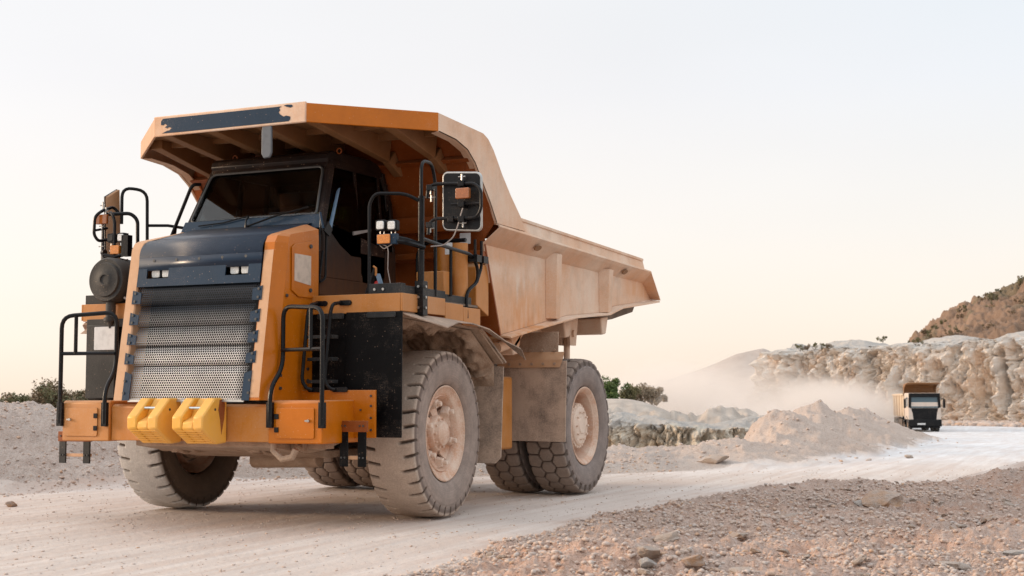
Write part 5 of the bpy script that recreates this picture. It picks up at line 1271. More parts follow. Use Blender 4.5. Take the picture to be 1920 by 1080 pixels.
def cliff(name, path, zb, ztop, nu, nv, amp, back, seed, mat, batter=1.6, blk=.35, plateau=30, scale=1.):
    P = np.array(path, float); seg = np.r_[0, np.cumsum(np.hypot(*np.diff(P, axis=0).T))]
    u = np.linspace(0, seg[-1], nu); pl = np.interp(u, seg, P[:, 0]); pd = np.interp(u, seg, P[:, 1])
    k = 9; ker = np.ones(k)/k
    tl, td = np.gradient(pl), np.gradient(pd); q = np.hypot(tl, td); nl_, nd_ = td/q, -tl/q      # towards the camera side
    q_ = nu*3//4; flip = np.sign(-(nl_*pl+nd_*pd))[q_]; nl_, nd_ = nl_*flip, nd_*flip
    nl_ = np.convolve(np.pad(nl_, 40, mode='edge'), np.ones(81)/81, 'valid'); nd_ = np.convolve(np.pad(nd_, 40, mode='edge'), np.ones(81)/81, 'valid'); q = np.hypot(nl_, nd_); nl_, nd_ = nl_/q, nd_/q
    zt = np.interp(u, seg, ztop); zbm = np.interp(u, seg, zb)
    tt = np.linspace(0, 1, nv)
    # s<=.8: the face; beyond: rolls back on to the plateau
    U, T = np.meshgrid(u, tt, indexing='ij')
    fz = np.clip(T/.72, 0, 1); bk = np.clip((T-.72)/.28, 0, 1)
    Zf = zbm[:, None]+(zt-zbm)[:, None]*fz
    inset = batter*(fz+.15*np.sin(fz*6))+ (1-fz)**4*(-1.6*scale); pb = bk**1.8*plateau
    L_ = pl[:, None]-nl_[:, None]*inset+.36*pb; D_ = pd[:, None]-nd_[:, None]*inset+.93*pb
    X, Y = to_xy(L_, D_); sh = X.shape
    x, y, z = X.ravel()/scale, Y.ravel()/scale, Zf.ravel()/scale
    big = fbm(x*.16, y*.16, z*.03, 4, seed); rid = 1-np.abs(fbm(x*.36, y*.36, z*.05, 5, seed+5, .55)); fine = fbm(x*1.6, y*1.6, z*1.3, 4, seed+9)
    jx, jy, jz = x+.6*vnoise(x*.8, y*.8, z*.8, 5), y+.6*vnoise(x*.8+9, y*.8, z*.8, 6), z*.8
    w1, w2, wi = worley(jx*.42, jy*.42, jz*.20, seed+20); v1, v2, vi = worley(jx*1.5, jy*1.5, jz*.9, seed+30)
    ph = vnoise(x*.2, y*.2, z*.2, seed+50)
    crack = sstep(.12, .0, w2-w1)*sstep(-.3, .2, ph); crack2 = sstep(.12, 0, v2-v1)*sstep(-.2, .3, ph)
    sharp = (np.abs(fbm(x*.9, y*.9, z*.35, 4, seed+60, .62))-.4)
    disp = (big*1.8+rid*1.7+(wi-.5)*.6*(.3+.7*sstep(-.2, .3, ph))+(vi-.5)*.28+sharp*1.3+fine*.34+.22*(.4-np.abs(fbm(x*3.1, y*3.1, z*1.6, 3, seed+70, .6)))-crack*.55-crack2*.2)*amp
    face = (sstep(.0, .10, T)*(1-sstep(.70, .80, T))).ravel()
    disp = disp*(.25+.75*face)
    disp = disp.reshape(sh)
    L_ = L_+nl_[:, None]*disp*(1-bk); D_ = D_+nd_[:, None]*disp*(1-bk)
    X, Y = to_xy(L_, D_)
    mound = np.abs(fbm(X.ravel()*.16/scale, Y.ravel()*.16/scale, None, 2, seed+3)).reshape(sh)
    Zo = Zf+(fbm(x*.5, y*.5, None, 3, seed+2)*.18*scale).reshape(sh)*(fz)+bk*0+sstep(.0, .35, bk)*mound*1.3*scale*sstep(1, .55, bk)+((wi-.5)*.35*scale*face).reshape(sh)
    V = np.stack([X.ravel(), Y.ravel(), Zo.ravel()], -1)
    tint = np.zeros((len(V), 4)); tint[:, 3] = 1
    tint[:, 0] = np.clip(sstep(.66, .80, T.ravel()+.05*fine)+.55*sstep(.12, .0, T.ravel())*1., 0, 1)
    tint[:, 1] = np.clip(crack*.30*sstep(.1, .5, ph), 0, 1)*face  # shade in the cracks put into the tint, in patches of the face
    i0 = (np.arange(nu-1)[:, None]*nv+np.arange(nv-1)[None, :]).ravel()
    F = np.stack([i0, i0+nv, i0+nv+1, i0+1], -1)
    o = grid_mesh(name, V, F, [mat], {'tint': tint}); o.data.polygons.foreach_set('use_smooth', np.zeros(len(F), bool)); return o
cl = cliff('cliff', [(46, 196), (34.5, 168), (28.2, 150), (38, 141), (48, 129), (60, 112), (80, 90)], [-2.4]*7, [5.0, 5.4, 5.9, 6.2, 6.4, 6.9, 7.2], 1300, 200, 1.0, 2, 100, M['rock'], 1.9)
sc2 = cliff('quarry_ledge', [(-3, 66), (1.5, 60), (4.2, 55.5), (8, 54.5), (14, 58)], [-2.6]*5, [.9, .55, .12, -.02, -.1], 420, 90, .32, 2, 300, M['rock2'], .55, plateau=5, scale=.42)
# brown hillside behind the cliff
a_, b_ = np.meshgrid(np.linspace(36, 110, 420), np.linspace(134, 230, 260), indexing='ij')
la_, da_ = a_.ravel(), b_.ravel(); Xh, Yh = to_xy(la_, da_)
rise = np.clip((la_-42.5-.10*(da_-150)), 0, 200)
Zh = 5.4+rise*.50*sstep(0, 6, rise)*(.35+.65*sstep(136, 168, da_))+1.1*fbm(Xh*.10, Yh*.10, None, 5, 500)*sstep(0, 6, rise)+.75*(.5-np.abs(fbm(Xh*.35, Yh*.35, None, 5, 501, .6)))+.35*fbm(Xh*1.3, Yh*1.3, None, 4, 502, .65)
Zh = Zh-.62*np.clip(da_-172, 0, 200)*sstep(0, 5, rise)
cdd = np.interp(la_, [28, 38, 48, 60, 80, 120], [150, 141, 129, 112, 90, 60])
Zh = np.where(rise <= 0, 5.0-(42.5+.10*(da_-150)-la_)*.5, Zh)
Zh = Zh-14*sstep(cdd+15, cdd+7, da_)
hcol = np.array([.235, .155, .105])*(1+.35*fbm(Xh*.15, Yh*.15, None, 4, 510))[:, None]
gmix = sstep(.15, .5, fbm(Xh*.22, Yh*.22, None, 4, 520))[:, None]; hcol = hcol*(1-.5*gmix)+np.array([.15, .14, .08])*.5*gmix
hcol = np.clip(hcol, .02, .6); Vh = np.stack([Xh, Yh, Zh], -1)
n0, n1_ = a_.shape; i0 = (np.arange(n0-1)[:, None]*n1_+np.arange(n1_-1)[None, :]).ravel()
hill = grid_mesh('hillside', Vh, np.stack([i0, i0+n1_, i0+n1_+1, i0+1], -1), [ground_mat('brown_hill_earth', .9, .8)], {'tint': np.concatenate([hcol, np.ones((len(hcol), 1))], 1)})

def gz(l, d):
    z = height(np.array([float(l)]), np.array([float(d)]))[0][0]; return float(z)
# ================================================================== STONES
def stone_mesh(name, seed, mats, sub=3, flat=.75):
    bm = bmesh.new(); bmesh.ops.create_icosphere(bm, subdivisions=sub, radius=1)
    co = np.array([v.co[:] for v in bm.verts]); w1, w2, wi = worley(co[:, 0]*1.1+seed*3.1, co[:, 1]*1.1, co[:, 2]*1.1, seed)
    r = .82+.30*fbm(co[:, 0]*1.2+seed, co[:, 1]*1.2, co[:, 2]*1.2, 2, seed)+.22*(wi-.5)+.05*fbm(co[:, 0]*5, co[:, 1]*5, co[:, 2]*5, 2, seed+4)
    # chop with a few planes for broken faces
    rs = np.random.RandomState(seed)
    p = co*r[:, None]
    for k in range(7):
        nn = rs.normal(size=3); nn /= np.linalg.norm(nn); dd_ = rs.uniform(.45, .72); s = p@nn; ex = np.clip(s-dd_, 0, None); p = p-ex[:, None]*nn*.92
    p[:, 2] *= flat
    for v, q in zip(bm.verts, p): v.co = q
    me = bpy.data.meshes.new(name); bm.to_mesh(me); bm.free()
    me.polygons.foreach_set('use_smooth', [True]*len(me.polygons)); me.set_sharp_from_angle(angle=math.radians(32))
    for m_ in mats: me.materials.append(m_)
    return me
def stone_mat(name, c, c2):
    mt, n, b, o = newmat(name); co = node(n, 'ShaderNodeTexCoord').outputs['Object']
    oi = node(n, 'ShaderNodeObjectInfo')
    n1 = noise(n, co, 1.5, 6, .65); n2 = noise(n, co, 9, 5, .7)
    cc = mixc(n, mapr(n, n1, .4, .62), c, c2); cc = mixc(n, mapr(n, n2, .35, .5, .4, 0), cc, tuple(q*.55 for q in c))
    cc = mixc(n, mapr(n, oi.outputs['Random'], 0, 1, 0, .35), cc, (.60, .55, .50))
    g = node(n, 'ShaderNodeNewGeometry'); sp = node(n, 'ShaderNodeSeparateXYZ'); n.links.new(g.outputs['Normal'], sp.inputs[0])
    cc = mixc(n, mapr(n, sp.outputs['Z'], .3, 1, 0, .35), cc, (.58, .50, .45))
    n.links.new(cc, b.inputs['Base Color']); b.inputs['Roughness'].default_value = .95; b.inputs['Specular IOR Level'].default_value = .15
    bp = node(n, 'ShaderNodeBump', i_Strength=.7, i_Distance=.08); n.links.new(n2, bp.inputs['Height']); n.links.new(bp.outputs[0], b.inputs['Normal'])
    return mt
SM = stone_mat('limestone_rubble', (.52, .42, .35), (.50, .36, .27)); SMo = stone_mat('orange_limestone', (.50, .27, .14), (.48, .38, .32)); SMg = stone_mat('grey_limestone', (.45, .42, .39), (.42, .36, .32))
smesh = [stone_mesh('stone', 700+k, [SM], 3, .7) for k in range(7)]
def put_stone(u, v, size, label=None, mesh=0, mat=None, group=None, sq=(1, .8, .8), name='rock', rz=None, sink=.25):
    # spot on the ground under the sight line, found by walking it
    d0 = 5.
    for k in range(4000):
        d = d0+k*.03
        l = (u-960)/CAMP['f']*d; zt = CC.z-(v-740.6)/CAMP['f']*d
        if abs(d) > 5 and zt <= gz_fast(l, d): break
    X, Y = to_xy(l, d); me = smesh[mesh % len(smesh)]
    if mat is not None: me = me.copy(); me.materials.clear(); me.materials.append(mat)
    o = bpy.data.objects.new(name, me); COL.objects.link(o); o.location = (X, Y, gz_fast(l, d)+size*.7*sq[2]*(1-sink)-size*.15)
    o.scale = (size*sq[0], size*sq[1], size*sq[2]); o.rotation_euler = (random.uniform(-.2, .2), random.uniform(-.2, .2), random.uniform(0, 6.28) if rz is None else rz)
    if label: tag(o, label, 'rock', group)
    return o
_gc = {}
def gz_fast(l, d):
    key = (round(l*10), round(d*10))
    if key not in _gc: _gc[key] = float(height(np.array([l]), np.array([d]), False)[0][0])
    return _gc[key]
put_stone(1648, 950, .27, 'big orange sided rock standing out of the rubble in the right foreground', 0, SMo, sq=(1.3, .8, .8), rz=.5)
put_stone(1615, 948, .16, 'grey flat rock leaning against the big orange rock', 1, SMg, sq=(1.5, .8, .6))
put_stone(1243, 1013, .12, 'pale blunt rock lying at the left corner of the rubble field, behind the cracked pile', 2, SM, sq=(1.3, .9, .8))
put_stone(1214, 1040, .11, 'pale rock below the blunt one at the left corner of the rubble field', 3, SM, sq=(1.2, .9, .8))
put_stone(1207, 1060, .09, 'small pale rock lowest at the left corner of the rubble field', 4, SMg)
put_stone(1204, 1075, .07, 'smallest pale rock at the bottom edge left of the cracked pile', 5, SM)
put_stone(1290, 1058, .13, 'orange stained lump of rock on the near cracked pile', 6, SMo, sq=(1.1, 1, .7))
put_stone(1468, 972, .16, 'long flat brownish rock half buried in the middle of the rubble', 1, SMo, sq=(1.6, .8, .55), rz=.3)
put_stone(1455, 983, .10, 'pointed tan rock in front of the long flat brownish rock', 2, SM, sq=(1.4, .8, .6))
put_stone(1377, 1004, .10, 'tan rounded rock in the hollow left of the long flat rock', 3, SM, sq=(1.5, .9, .6))
put_stone(1338, 868, .20, 'boulder at the foot of the berm beside the haul road', 4, SM, sq=(1.7, 1, .75), rz=.4)
put_stone(1697, 860, .12, 'lone stone lying on the white haul road', 5, SM)
put_stone(8, 744, .32, 'rounded boulder on the crest of the gravel bank at the far left', 6, SM, sq=(1.1, 1, .8))
put_stone(40, 865, .07, 'small pinkish stone at the foot of the left gravel bank', 2, SM)
put_stone(27, 945, .09, 'orange tinged stone where the left bank meets the road', 0, SMo)
put_stone(1843, 976, .11, 'rounded orange grey stone right of the rubble hollow', 2, SMo, sq=(1.4, .8, .6))
put_stone(1853, 1043, .14, 'broad pale slab rock near the bottom right corner', 3, SM, sq=(1.5, 1, .5))
put_stone(1905, 1043, .13, 'grey white slab rock at the right edge near the bottom', 4, SMg, sq=(1.6, 1, .5))
put_stone(1770, 1063, .12, 'tan mound of broken rock at the bottom right', 5, SM, sq=(1.6, 1, .6))
put_stone(1380, 1072, .10, 'pale rock at the bottom edge below the hollow', 6, SM, sq=(1.5, 1, .6))
# loose stones: many alike
pr = random.Random(5); cnt = 0
for k in range(900):
    l = pr.uniform(-1, 9); d = pr.uniform(8.5, 20)
    if abs(l/d) > .40 or d > rubble_edge(l)-.3: continue
    if pr.random() > (.35+.65*float(sstep(.0, .4, vnoise(np.array([l*.9]), np.array([d*.9]))[0]))): continue
    X, Y = to_xy(l, d); s = .014+.042*pr.random()**2.6; me = smesh[pr.randrange(7)]
    o = bpy.data.objects.new('loose_stone', me); COL.objects.link(o); o.location = (X, Y, gz_fast(l, d)+s*.35); o.scale = (s*pr.uniform(.9, 1.6), s, s*pr.uniform(.6, .9)); o.rotation_euler = (pr.uniform(-.4, .4), pr.uniform(-.4, .4), pr.uniform(0, 6.28))
    tag(o, 'fist sized pale loose stone among the gravel of the right foreground', 'stone', 'loose stones in the rubble field'); cnt += 1
    if cnt >= 240: break
# gravel: uncountable
def scatter(name, n, sampler, smin, smax, mat, seed, pw=2.5):
    rs = np.random.RandomState(seed); base = []
    for k in range(5):
        bm = bmesh.new(); bmesh.ops.create_icosphere(bm, subdivisions=1, radius=1); co = np.array([v.co[:] for v in bm.verts]); co = co*(1+.35*rs.uniform(-1, 1, (len(co), 1))); co[:, 2] *= .7
        base.append((co, np.array([[v.index for v in f.verts] for f in bm.faces]))); bm.free()
    l, d = sampler(rs, n); n = len(l); z = height(l, d)[0]; X, Y = to_xy(l, d)
    s = smin+(smax-smin)*rs.rand(n)**pw; a = rs.rand(n)*6.283; kk = rs.randint(0, 5, n)
    Vs, Fs, off = [], [], 0
    for k in range(5):
        m_ = kk == k; c = base[k][0]; ca, sa = np.cos(a[m_]), np.sin(a[m_]); S = s[m_]; st = rs.uniform(.8, 1.5, m_.sum())
        x = c[None, :, 0]*st[:, None]; y = c[None, :, 1]; xx = (x*ca[:, None]-y*sa[:, None])*S[:, None]+X[m_][:, None]; yy = (x*sa[:, None]+y*ca[:, None])*S[:, None]+Y[m_][:, None]; zz = c[None, :, 2]*S[:, None]+z[m_][:, None]+S[:, None]*.2
        Vs.append(np.stack([xx, yy, zz], -1).reshape(-1, 3)); N = m_.sum(); Fs.append((base[k][1][None]+(np.arange(N)*len(c))[:, None, None]+off).reshape(-1, 3)); off += N*len(c)
    V_ = np.concatenate(Vs); F_ = np.concatenate(Fs); me = bpy.data.meshes.new(name); me.vertices.add(len(V_)); me.vertices.foreach_set('co', V_.ravel()); me.loops.add(F_.size); me.loops.foreach_set('vertex_index', F_.ravel().astype(np.int32))
    me.polygons.add(len(F_)); me.polygons.foreach_set('loop_start', np.arange(0, F_.size, 3, dtype=np.int32)); me.polygons.foreach_set('loop_total', np.full(len(F_), 3, np.int32)); me.update(calc_edges=True); me.materials.append(mat)
    o = bpy.data.objects.new(name, me); COL.objects.link(o); o['kind'] = 'stuff'; return o
def gravel_mat():
    mt, n, b, o = newmat('gravel_stones'); g = node(n, 'ShaderNodeNewGeometry'); r = g.outputs['Random Per Island']
    rp = node(n, 'ShaderNodeValToRGB'); e = rp.color_ramp.elements; e[0].color = (.55, .45, .39, 1); e[1].color = (.46, .35, .29, 1)
    for p, c in ((.3, (.51, .41, .35, 1)), (.55, (.52, .39, .315, 1)), (.75, (.50, .44, .40, 1)), (.95, (.52, .34, .23, 1))): x = rp.color_ramp.elements.new(p); x.color = c
    n.links.new(r, rp.inputs[0]); n.links.new(rp.outputs[0], b.inputs['Base Color']); b.inputs['Roughness'].default_value = .95; b.inputs['Specular IOR Level'].default_value = .1
    return mt
GM = gravel_mat()
def smp_rub(rs, n):
    d = 8.3+rs.rand(n)**.9*12.2; l = (rs.rand(n)*.52-.115)*d
    e = rubble_edge(l); k = (d < e-.0) & (rs.rand(n) < .25+.75*sstep(-.25, .35, vnoise(l*.9, d*.9, None, 77))); return l[k], d[k]
scatter('gravel', 120000, smp_rub, .004, .030, GM, 1, 6)
def smp_bank(rs, n):
    d = 17+rs.rand(n)*9; l = (-.40+rs.rand(n)*.52)*d; k = (d > bank_base(l)-.6*rs.rand(n)) & (l < 3.5); return l[k], d[k]
scatter('bank_gravel', 24000, smp_bank, .005, .036, GM, 2, 6)
def smp_road(rs, n):
    d = 8+rs.rand(n)*18; l = (-.4+rs.rand(n)*.8)*d; k = (d < bank_base(l)); return l[k], d[k]
scatter('road_grit', 7000, smp_road, .004, .016, GM, 3, 3)
def smp_berm(rs, n):
    d = 26+rs.rand(n)*38; l = np.interp(d, [26, 33, 40, 62], [3.2, 6, 8.2, 15.5])+rs.normal(size=n)*1.6; return l, d
scatter('berm_gravel', 4000, smp_berm, .008, .05, GM, 4, 6)
def smp_cliff(rs, n):
    t = rs.rand(n); l = 28+t*26; d = 149-t*30-rs.rand(n)**2*8; return l, d
scatter('scree', 5000, smp_cliff, .05, .5, GM, 6, 3)

# ================================================================== PLANTS
def leaf_mat(name, c, c2):
    mt, n, b, o = newmat(name); g = node(n, 'ShaderNodeNewGeometry'); n.links.new(mixc(n, g.outputs['Random Per Island'], c, c2), b.inputs['Base Color']); b.inputs['Roughness'].default_value = .7
    b.inputs['Specular IOR Level'].default_value = .2; return mt
LG = leaf_mat('green_leaves', (.06, .10, .03), (.13, .17, .055)); LO = leaf_mat('olive_leaves', (.10, .10, .05), (.17, .15, .08)); LB = leaf_mat('dry_brown_leaves', (.16, .11, .07), (.25, .18, .11))
LD = leaf_mat('hazed_leaves', (.26, .20, .14), (.34, .27, .19)); BARK = plain('bark', (.10, .07, .05), .9)  # LD: haze of the airborne dust is put into the leaf colour
def bush(name, l, d, w_, h_, mat, label, cat, group=None, n=700, z=None, leaf=.10, cl=9, base=0.):
    rs = np.random.RandomState(int(abs(l*31+d*7)) % 9999); X, Y = to_xy(l, d); zz = (gz_fast(l, d) if z is None else z)-.1
    root = empty(name, (X, Y, zz)); tag(root, label, cat, group)
    st = MB()
    for k in range(5):
        a = rs.rand()*6.28; st.tube([(0, 0, 0), (math.cos(a)*w_*.12, math.sin(a)*w_*.12, h_*.35), (math.cos(a)*w_*.26, math.sin(a)*w_*.26, h_*.75)], [.05*h_/2, .03*h_/2, .01], 5)
    st.build('stem', BARK, root)
    cs = [(rs.normal()*w_*.22, rs.normal()*w_*.22, h_*(base+(1-base)*rs.uniform(.25, .95)), rs.uniform(.14, .30)*min(w_, h_)) for k in range(cl)]
    v, f = [], []
    for k in range(n):
        c = cs[rs.randint(cl)]; p = rs.normal(size=3); p = p/np.linalg.norm(p)*c[3]*rs.rand()**.4; p = p+np.array(c[:3]); p[2] = max(.02, p[2])
        a = rs.normal(size=3); a /= np.linalg.norm(a); b = np.cross(a, rs.normal(size=3)); b /= np.linalg.norm(b); s = leaf*rs.uniform(.5, 1.2)
        i = len(v); v += [tuple(p-a*s), tuple(p+b*s*.45), tuple(p+a*s), tuple(p-b*s*.45)]; f.append((i, i+1, i+2, i+3))
    q = MB(); q.v = v; q.f = f; q.build('foliage', mat, root, smooth=0); return root
bush('tree', 8.3, 118, 3.6, 2.6, LG, 'dense green tree at the left end of the quarry bench beside the rear tyre', 'tree', n=5000, leaf=.13, cl=20, z=.1)
bush('tree', 9.6, 112, 1.5, 2.0, LO, 'slim olive green tree in front of the dense green one', 'tree', n=2400, leaf=.11, cl=12, z=.0)
bush('tree', 11.9, 128, 2.8, 2.1, LD, 'haze-paled brownish tree right of the slim olive tree, half lost in dust', 'tree', n=3200, leaf=.13, cl=16, z=.2)
bush('tree', 13.8, 134, 3.0, 1.8, LD, 'low haze-paled tree farthest right of the hazy group before the spoil hill', 'tree', n=3000, leaf=.13, cl=16, z=.2)
bush('tree', 7.2, 108, 2.8, 1.7, LG, 'dark green shrub tree mostly hidden behind the rear tyre', 'tree', n=3000, leaf=.13, cl=16, z=-.2)
for k, (u, hh, ww_) in enumerate(((28, 1.9, 3.5), (52, 2.0, 3.6), (78, 2.7, 3.8), (100, 2.9, 3.2), (124, 2.3, 3.6), (148, 2.2, 3.8), (170, 2.0, 3.6))):
    d = 92+k*1.3; l = (u-960)/CAMP['f']*d
    bush('bush', l, d, ww_*1.1, hh+.12, [LO, LB, LO, LB][k % 4], ['dry brown bush', 'olive bush', 'taller green bush', 'ragged tall bush', 'rounded dull bush', 'low brown bush', 'last low bush'][k]+' in the far hedge beyond the left gravel bank', 'bush', 'bushes of the far hedge on the left', n=2000, leaf=.13, cl=16, z=-.55)
# tufts on the cliff top and the brown hill
pr = random.Random(11)
def hz(l, d):
    k = np.argmin((la_-l)**2+(da_-d)**2); return float(Zh[k])
for k, (l, d) in enumerate([(47.5+i*1.35+pr.uniform(-.4, .4), 163+pr.uniform(-2, 6)) for i in range(13)]):
    hh = pr.uniform(.5, 1.3); bush('hill_shrub', l, d, hh*1.5, hh, [LO, LO, LB][k % 3], 'small scrubby plant growing on the upper slope of the brown hill', 'shrub', 'shrubs on the brown hill', n=260, leaf=.11, cl=6, z=hz(l, d))
for k in range(60):
    l = pr.uniform(46, 66); d = pr.uniform(146, 168); hh = pr.uniform(.35, .95)
    bush('hill_shrub', l, d, hh*1.8, hh, [LO, LB, LB][k % 3], 'small scrubby plant growing on the upper slope of the brown hill', 'shrub', 'shrubs on the brown hill', n=130, leaf=.11, cl=5, z=hz(l, d))
for k, (u, z) in enumerate(((1500, 6.3), (1513, 6.4), (1526, 6.4), (1540, 6.4), (1552, 6.4), (1655, 6.9), (1716, 6.6))):
    d = 146 if u < 1600 else 137; l = (u-960)/CAMP['f']*d
    bush('cliff_top_shrub', l, d, 1.5, .75, [LO, LB, LO][k % 3], 'low olive tuft growing on the edge of the pale cliff', 'shrub', 'tufts along the cliff top', n=240, leaf=.09, cl=6, z=z-.3)

# ================================================================== FAR TIPPER TRUCK
TL, TD = (1730-960)/CAMP['f']*106, 106.
TX, TY = to_xy(TL, TD); TZ = gz(TL, TD)
tip = empty('tipper_truck', (TX, TY, TZ), 0); tag(tip, 'distant white and black tipper with a sand coloured tub coming down the haul road', 'tipper truck')
tw = paint('white_cab_paint', (.62, .57, .52), dust=.45, rough=.4, spread=.5); ttub = paint('sand_tub_paint', (.62, .47, .32), dust=.5, rough=.7, dustcol=(.60, .50, .40), spread=.5)
tb = M['black']; tg = plain('windscreen_dark', (.05, .09, .11), .08, 0, .8); tt_ = plain('dusty_truck_tyre', (.07, .065, .06), .9)
q = MB(); q.box(-1.22, 1.22, .15, 2.1, .95, 2.95); q.prism([(.0, 1.0), (0, 2.0), (.12, 2.9), (.3, 3.02), (2.1, 3.02), (2.1, 1.0)], 'x', -1.20, 1.20); tcab = q.build('cab', tw, tip, bev=.05)
q = MB(); q.prism([(-1.05, 1.86), (1.05, 1.86), (1.02, 2.72), (-1.02, 2.72)], 'y', -.0, .05); o = q.build('windscreen', tg, tcab); o.rotation_euler = (math.radians(-7), 0, 0); o.location = (0, -.24, .02)
q = MB(); q.box(-1.17, 1.17, -.08, .3, 2.70, 2.99); q.build('sun_visor', tb, tcab, bev=.03)
q = MB()
for s in (-1, 1): q.prism([(s*1.02, 1.84), (s*1.21, 1.86), (s*1.18, 2.78), (s*.98, 2.76)], 'y', -.035, .06)
q.build('front_pillars', tb, tcab)
q = MB(); q.prism([(-.86, .85), (.86, .85), (1.0, 1.84), (.75, 1.84), (-.75, 1.84), (-1.0, 1.84)], 'y', -.045, .03)
for k in range(5): q.box(-.72, .72, -.075, -.04, 1.02+k*.16, 1.08+k*.16)
q.build('grille', tb, tcab, bev=.01)
for s in (-1, 1):
    q = MB(); q.prism([(s*1.22, .95), (s*.86, .95), (s*.92, 1.5), (s*1.08, 1.84), (s*1.22, 1.9)], 'y', -.05, .02); q.build('corner_panel', tw, tcab, bev=.02)
    q = MB(); q.box(*sorted((s*1.22, s*1.225)), .3, 1.1, 1.95, 2.7); q.build('side_window', tg, tcab)
    q = MB(); q.box(*sorted((s*1.40, s*1.56)), -.05, .12, 1.85, 2.55); q.tube([(s*1.2, 0, 2.55), (s*1.48, 0, 2.6)], .03, 6); q.build('mirror', tb, tcab, bev=.03)
    q = MB(); q.box(*sorted((s*.80, s*1.18)), -.10, .0, .62, .80); q.build('headlight', M['lampglass'], tcab, bev=.03)
q = MB(); q.box(-1.25, 1.25, -.12, .3, .42, .95); q.box(-1.15, 1.15, -.05, .3, .30, .42); q.build('bumper', tb, tip, bev=.05)
q = MB(); q.box(-.58, .02, -.14, -.121, .55, .68); q.build('number_plate', M['white'], tip)
q = MB(); q.box(-.5, .5, .5, 8.6, .75, 1.05); q.build('chassis', tb, tip)
q = MB(); q.box(-1.22, 1.22, 2.35, 2.42, 1.25, 3.45); q.box(-1.22, 1.22, 8.3, 8.38, 1.25, 2.95)
for s in (-1, 1):
    a, c = sorted((s*1.22, s*1.16)); q.prism([(2.35, 1.25), (8.38, 1.25), (8.38, 2.95), (2.6, 2.95), (2.35, 3.45)], 'x', a, c)
    for y in (3.2, 4.6, 6.0, 7.4): q.box(*sorted((s*1.22, s*1.29)), y, y+.14, 1.25, 2.85)
    q.box(*sorted((s*1.20, s*1.31)), 2.35, 8.38, 2.82, 2.98)
q.box(-1.2, 1.2, 2.35, 8.38, 1.15, 1.25)
tub = q.build('tipper_body', ttub, tip, bev=.02)
q = MB(); q.box(-1.15, 1.15, 2.29, 2.345, 1.3, 3.50); q.build('headboard', M['under'], tub)  # added dark board: shade below the canopy put into its colour
q = MB(); cn = [(-1.22, 1.0), (1.22, 1.0), (1.22, 2.4), (-1.22, 2.4)]
q.prism([(.25, 3.74), (.25, 3.82), (2.2, 3.70), (2.42, 3.4), (2.42, 3.2), (2.36, 3.35), (2.1, 3.62)], 'x', -1.24, 1.24)
for s in (-1, 1): q.prism([(.9, 3.74), (2.1, 3.62), (2.34, 3.3), (2.30, 2.9), (1.9, 3.45)], 'x', *sorted((s*1.24, s*1.19)))
q.build('canopy', M['under'], tub, bev=.02)  # darkened paint: the canopy's underside shade is put into its colour
for s in (-1, 1):
    for k, y in enumerate((.95, 2.75, 5.9, 7.25)):
        w1_ = empty('wheel', (s*1.03, y, .52), 0, tip)
        q = MB(); q.lathe([(s*-.16, .28), (s*-.16, .46), (s*-.12, .52), (s*.12, .52), (s*.16, .46), (s*.16, .28)], (0, 0, 0), n=28); q.build('tyre', tt_, w1_)
        q = MB(); q.lathe([(s*.14, .29), (s*.10, .27), (s*.06, .14), (s*.14, .12), (s*.15, .001)], (0, 0, 0), n=20); q.build('rim', M['mud'], w1_)
    for y0, y1 in ((.35, 1.6), (2.2, 3.35)):
        q = MB(); a, c = sorted((s*.85, s*1.24)); pr_ = [((y0+y1)/2+(y1-y0)/2*math.cos(t), .55+.62*math.sin(t)) for t in np.linspace(0, PI, 9)]
        q.strip([(a, y, z) for y, z in pr_], [(c, y, z) for y, z in pr_], (0, 0, .04)); q.build('mudguard', tb, tip)
q = MB()
for s in (-1, 1): q.box(*sorted((s*1.0, s*1.2)), 3.5, 5.2, .45, .95); q.box(*sorted((s*1.0, s*1.22)), 5.2, 7.9, 1.0, 1.1); q.box(*sorted((s*.8, s*1.22)), 8.0, 8.05, .3, 1.1)
q.build('side_guard', M['chassis'], tip, bev=.02)
tip.rotation_euler = (0, 0, math.radians(0))
VA = math.atan2(-TX+CC.x, TY-CC.y)            # bearing of the sight line
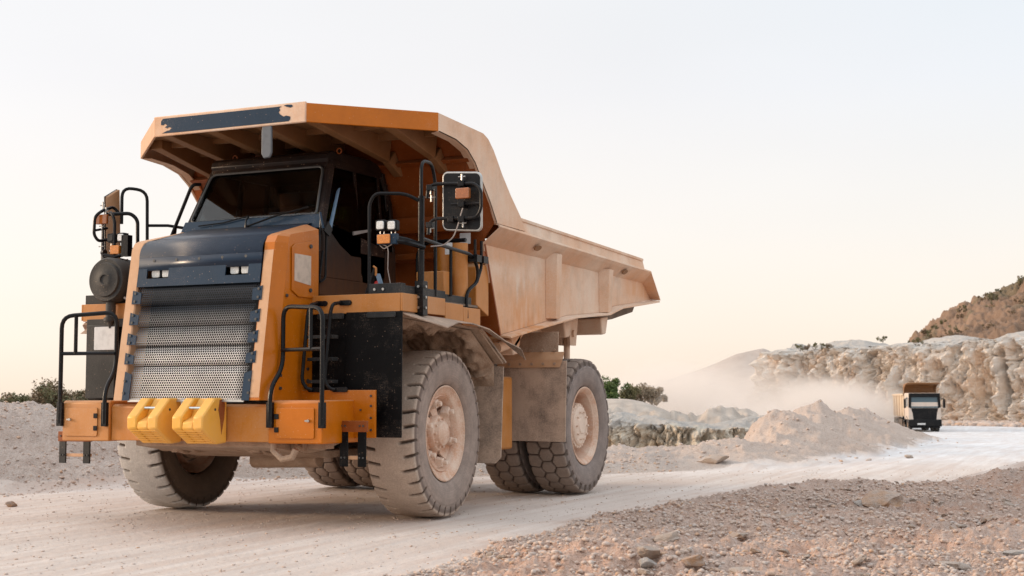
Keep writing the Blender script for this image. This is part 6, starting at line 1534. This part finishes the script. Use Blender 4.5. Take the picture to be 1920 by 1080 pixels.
tip.rotation_euler = (math.radians(-.3), math.radians(0), VA+math.radians(9))
person('person', (TX+.0, TY, TZ), 'driver in an orange top behind the windscreen of the distant tipper', (.45, .16, .04), scale=.95)
dv = [o for o in bpy.data.objects if o.name.startswith('person') and o.type == 'EMPTY'][-1]
Mt = Matrix.Rotation(VA+math.radians(9), 4, 'Z'); dv.location = Vector((TX, TY, TZ))+Mt @ Vector((-.45, .75, 1.75)); dv.rotation_euler = (0, 0, VA+math.radians(9))

# ================================================================== DUST IN THE AIR
def dust(name, l, d, z, sl_, sd_, sz, dens, seed, scale=.12):
    X, Y = to_xy(l, d)
    bm = bmesh.new(); bmesh.ops.create_icosphere(bm, subdivisions=4, radius=1)
    me = bpy.data.meshes.new(name); bm.to_mesh(me); bm.free(); o = bpy.data.objects.new(name, me); COL.objects.link(o)
    o.location = (X, Y, z); o.scale = (sl_, sd_, sz); o.rotation_euler = (0, 0, _y)
    o['kind'] = 'stuff'
    mt = bpy.data.materials.new(name); mt.use_nodes = True; n = mt.node_tree; n.nodes.clear(); ou = n.nodes.new('ShaderNodeOutputMaterial')
    pv = n.nodes.new('ShaderNodeVolumePrincipled'); pv.inputs['Color'].default_value = (.95, .885, .83, 1); pv.inputs['Anisotropy'].default_value = .1
    tcn = n.nodes.new('ShaderNodeTexCoord'); le = n.nodes.new('ShaderNodeVectorMath'); le.operation = 'LENGTH'; n.links.new(tcn.outputs['Object'], le.inputs[0])
    fall = mapr(n, le.outputs['Value'], 1.0, .25); g = n.nodes.new('ShaderNodeNewGeometry')
    ns = noise(n, g.outputs['Position'], scale, 4, .55); ns = mapr(n, ns, .36, .62, .08, 1.3)
    n.links.new(math_(n, 'MULTIPLY', math_(n, 'MULTIPLY', math_(n, 'MULTIPLY', fall, fall), ns), dens), pv.inputs['Density'])
    n.links.new(pv.outputs[0], ou.inputs['Volume']); me.materials.append(mt); return o
dust('dust_cloud', 26.0, 119, -.8, 12, 15, 4.4, .55, 1)
dust('dust_cloud', 21, 150, .4, 16, 30, 6.2, .26, 2)
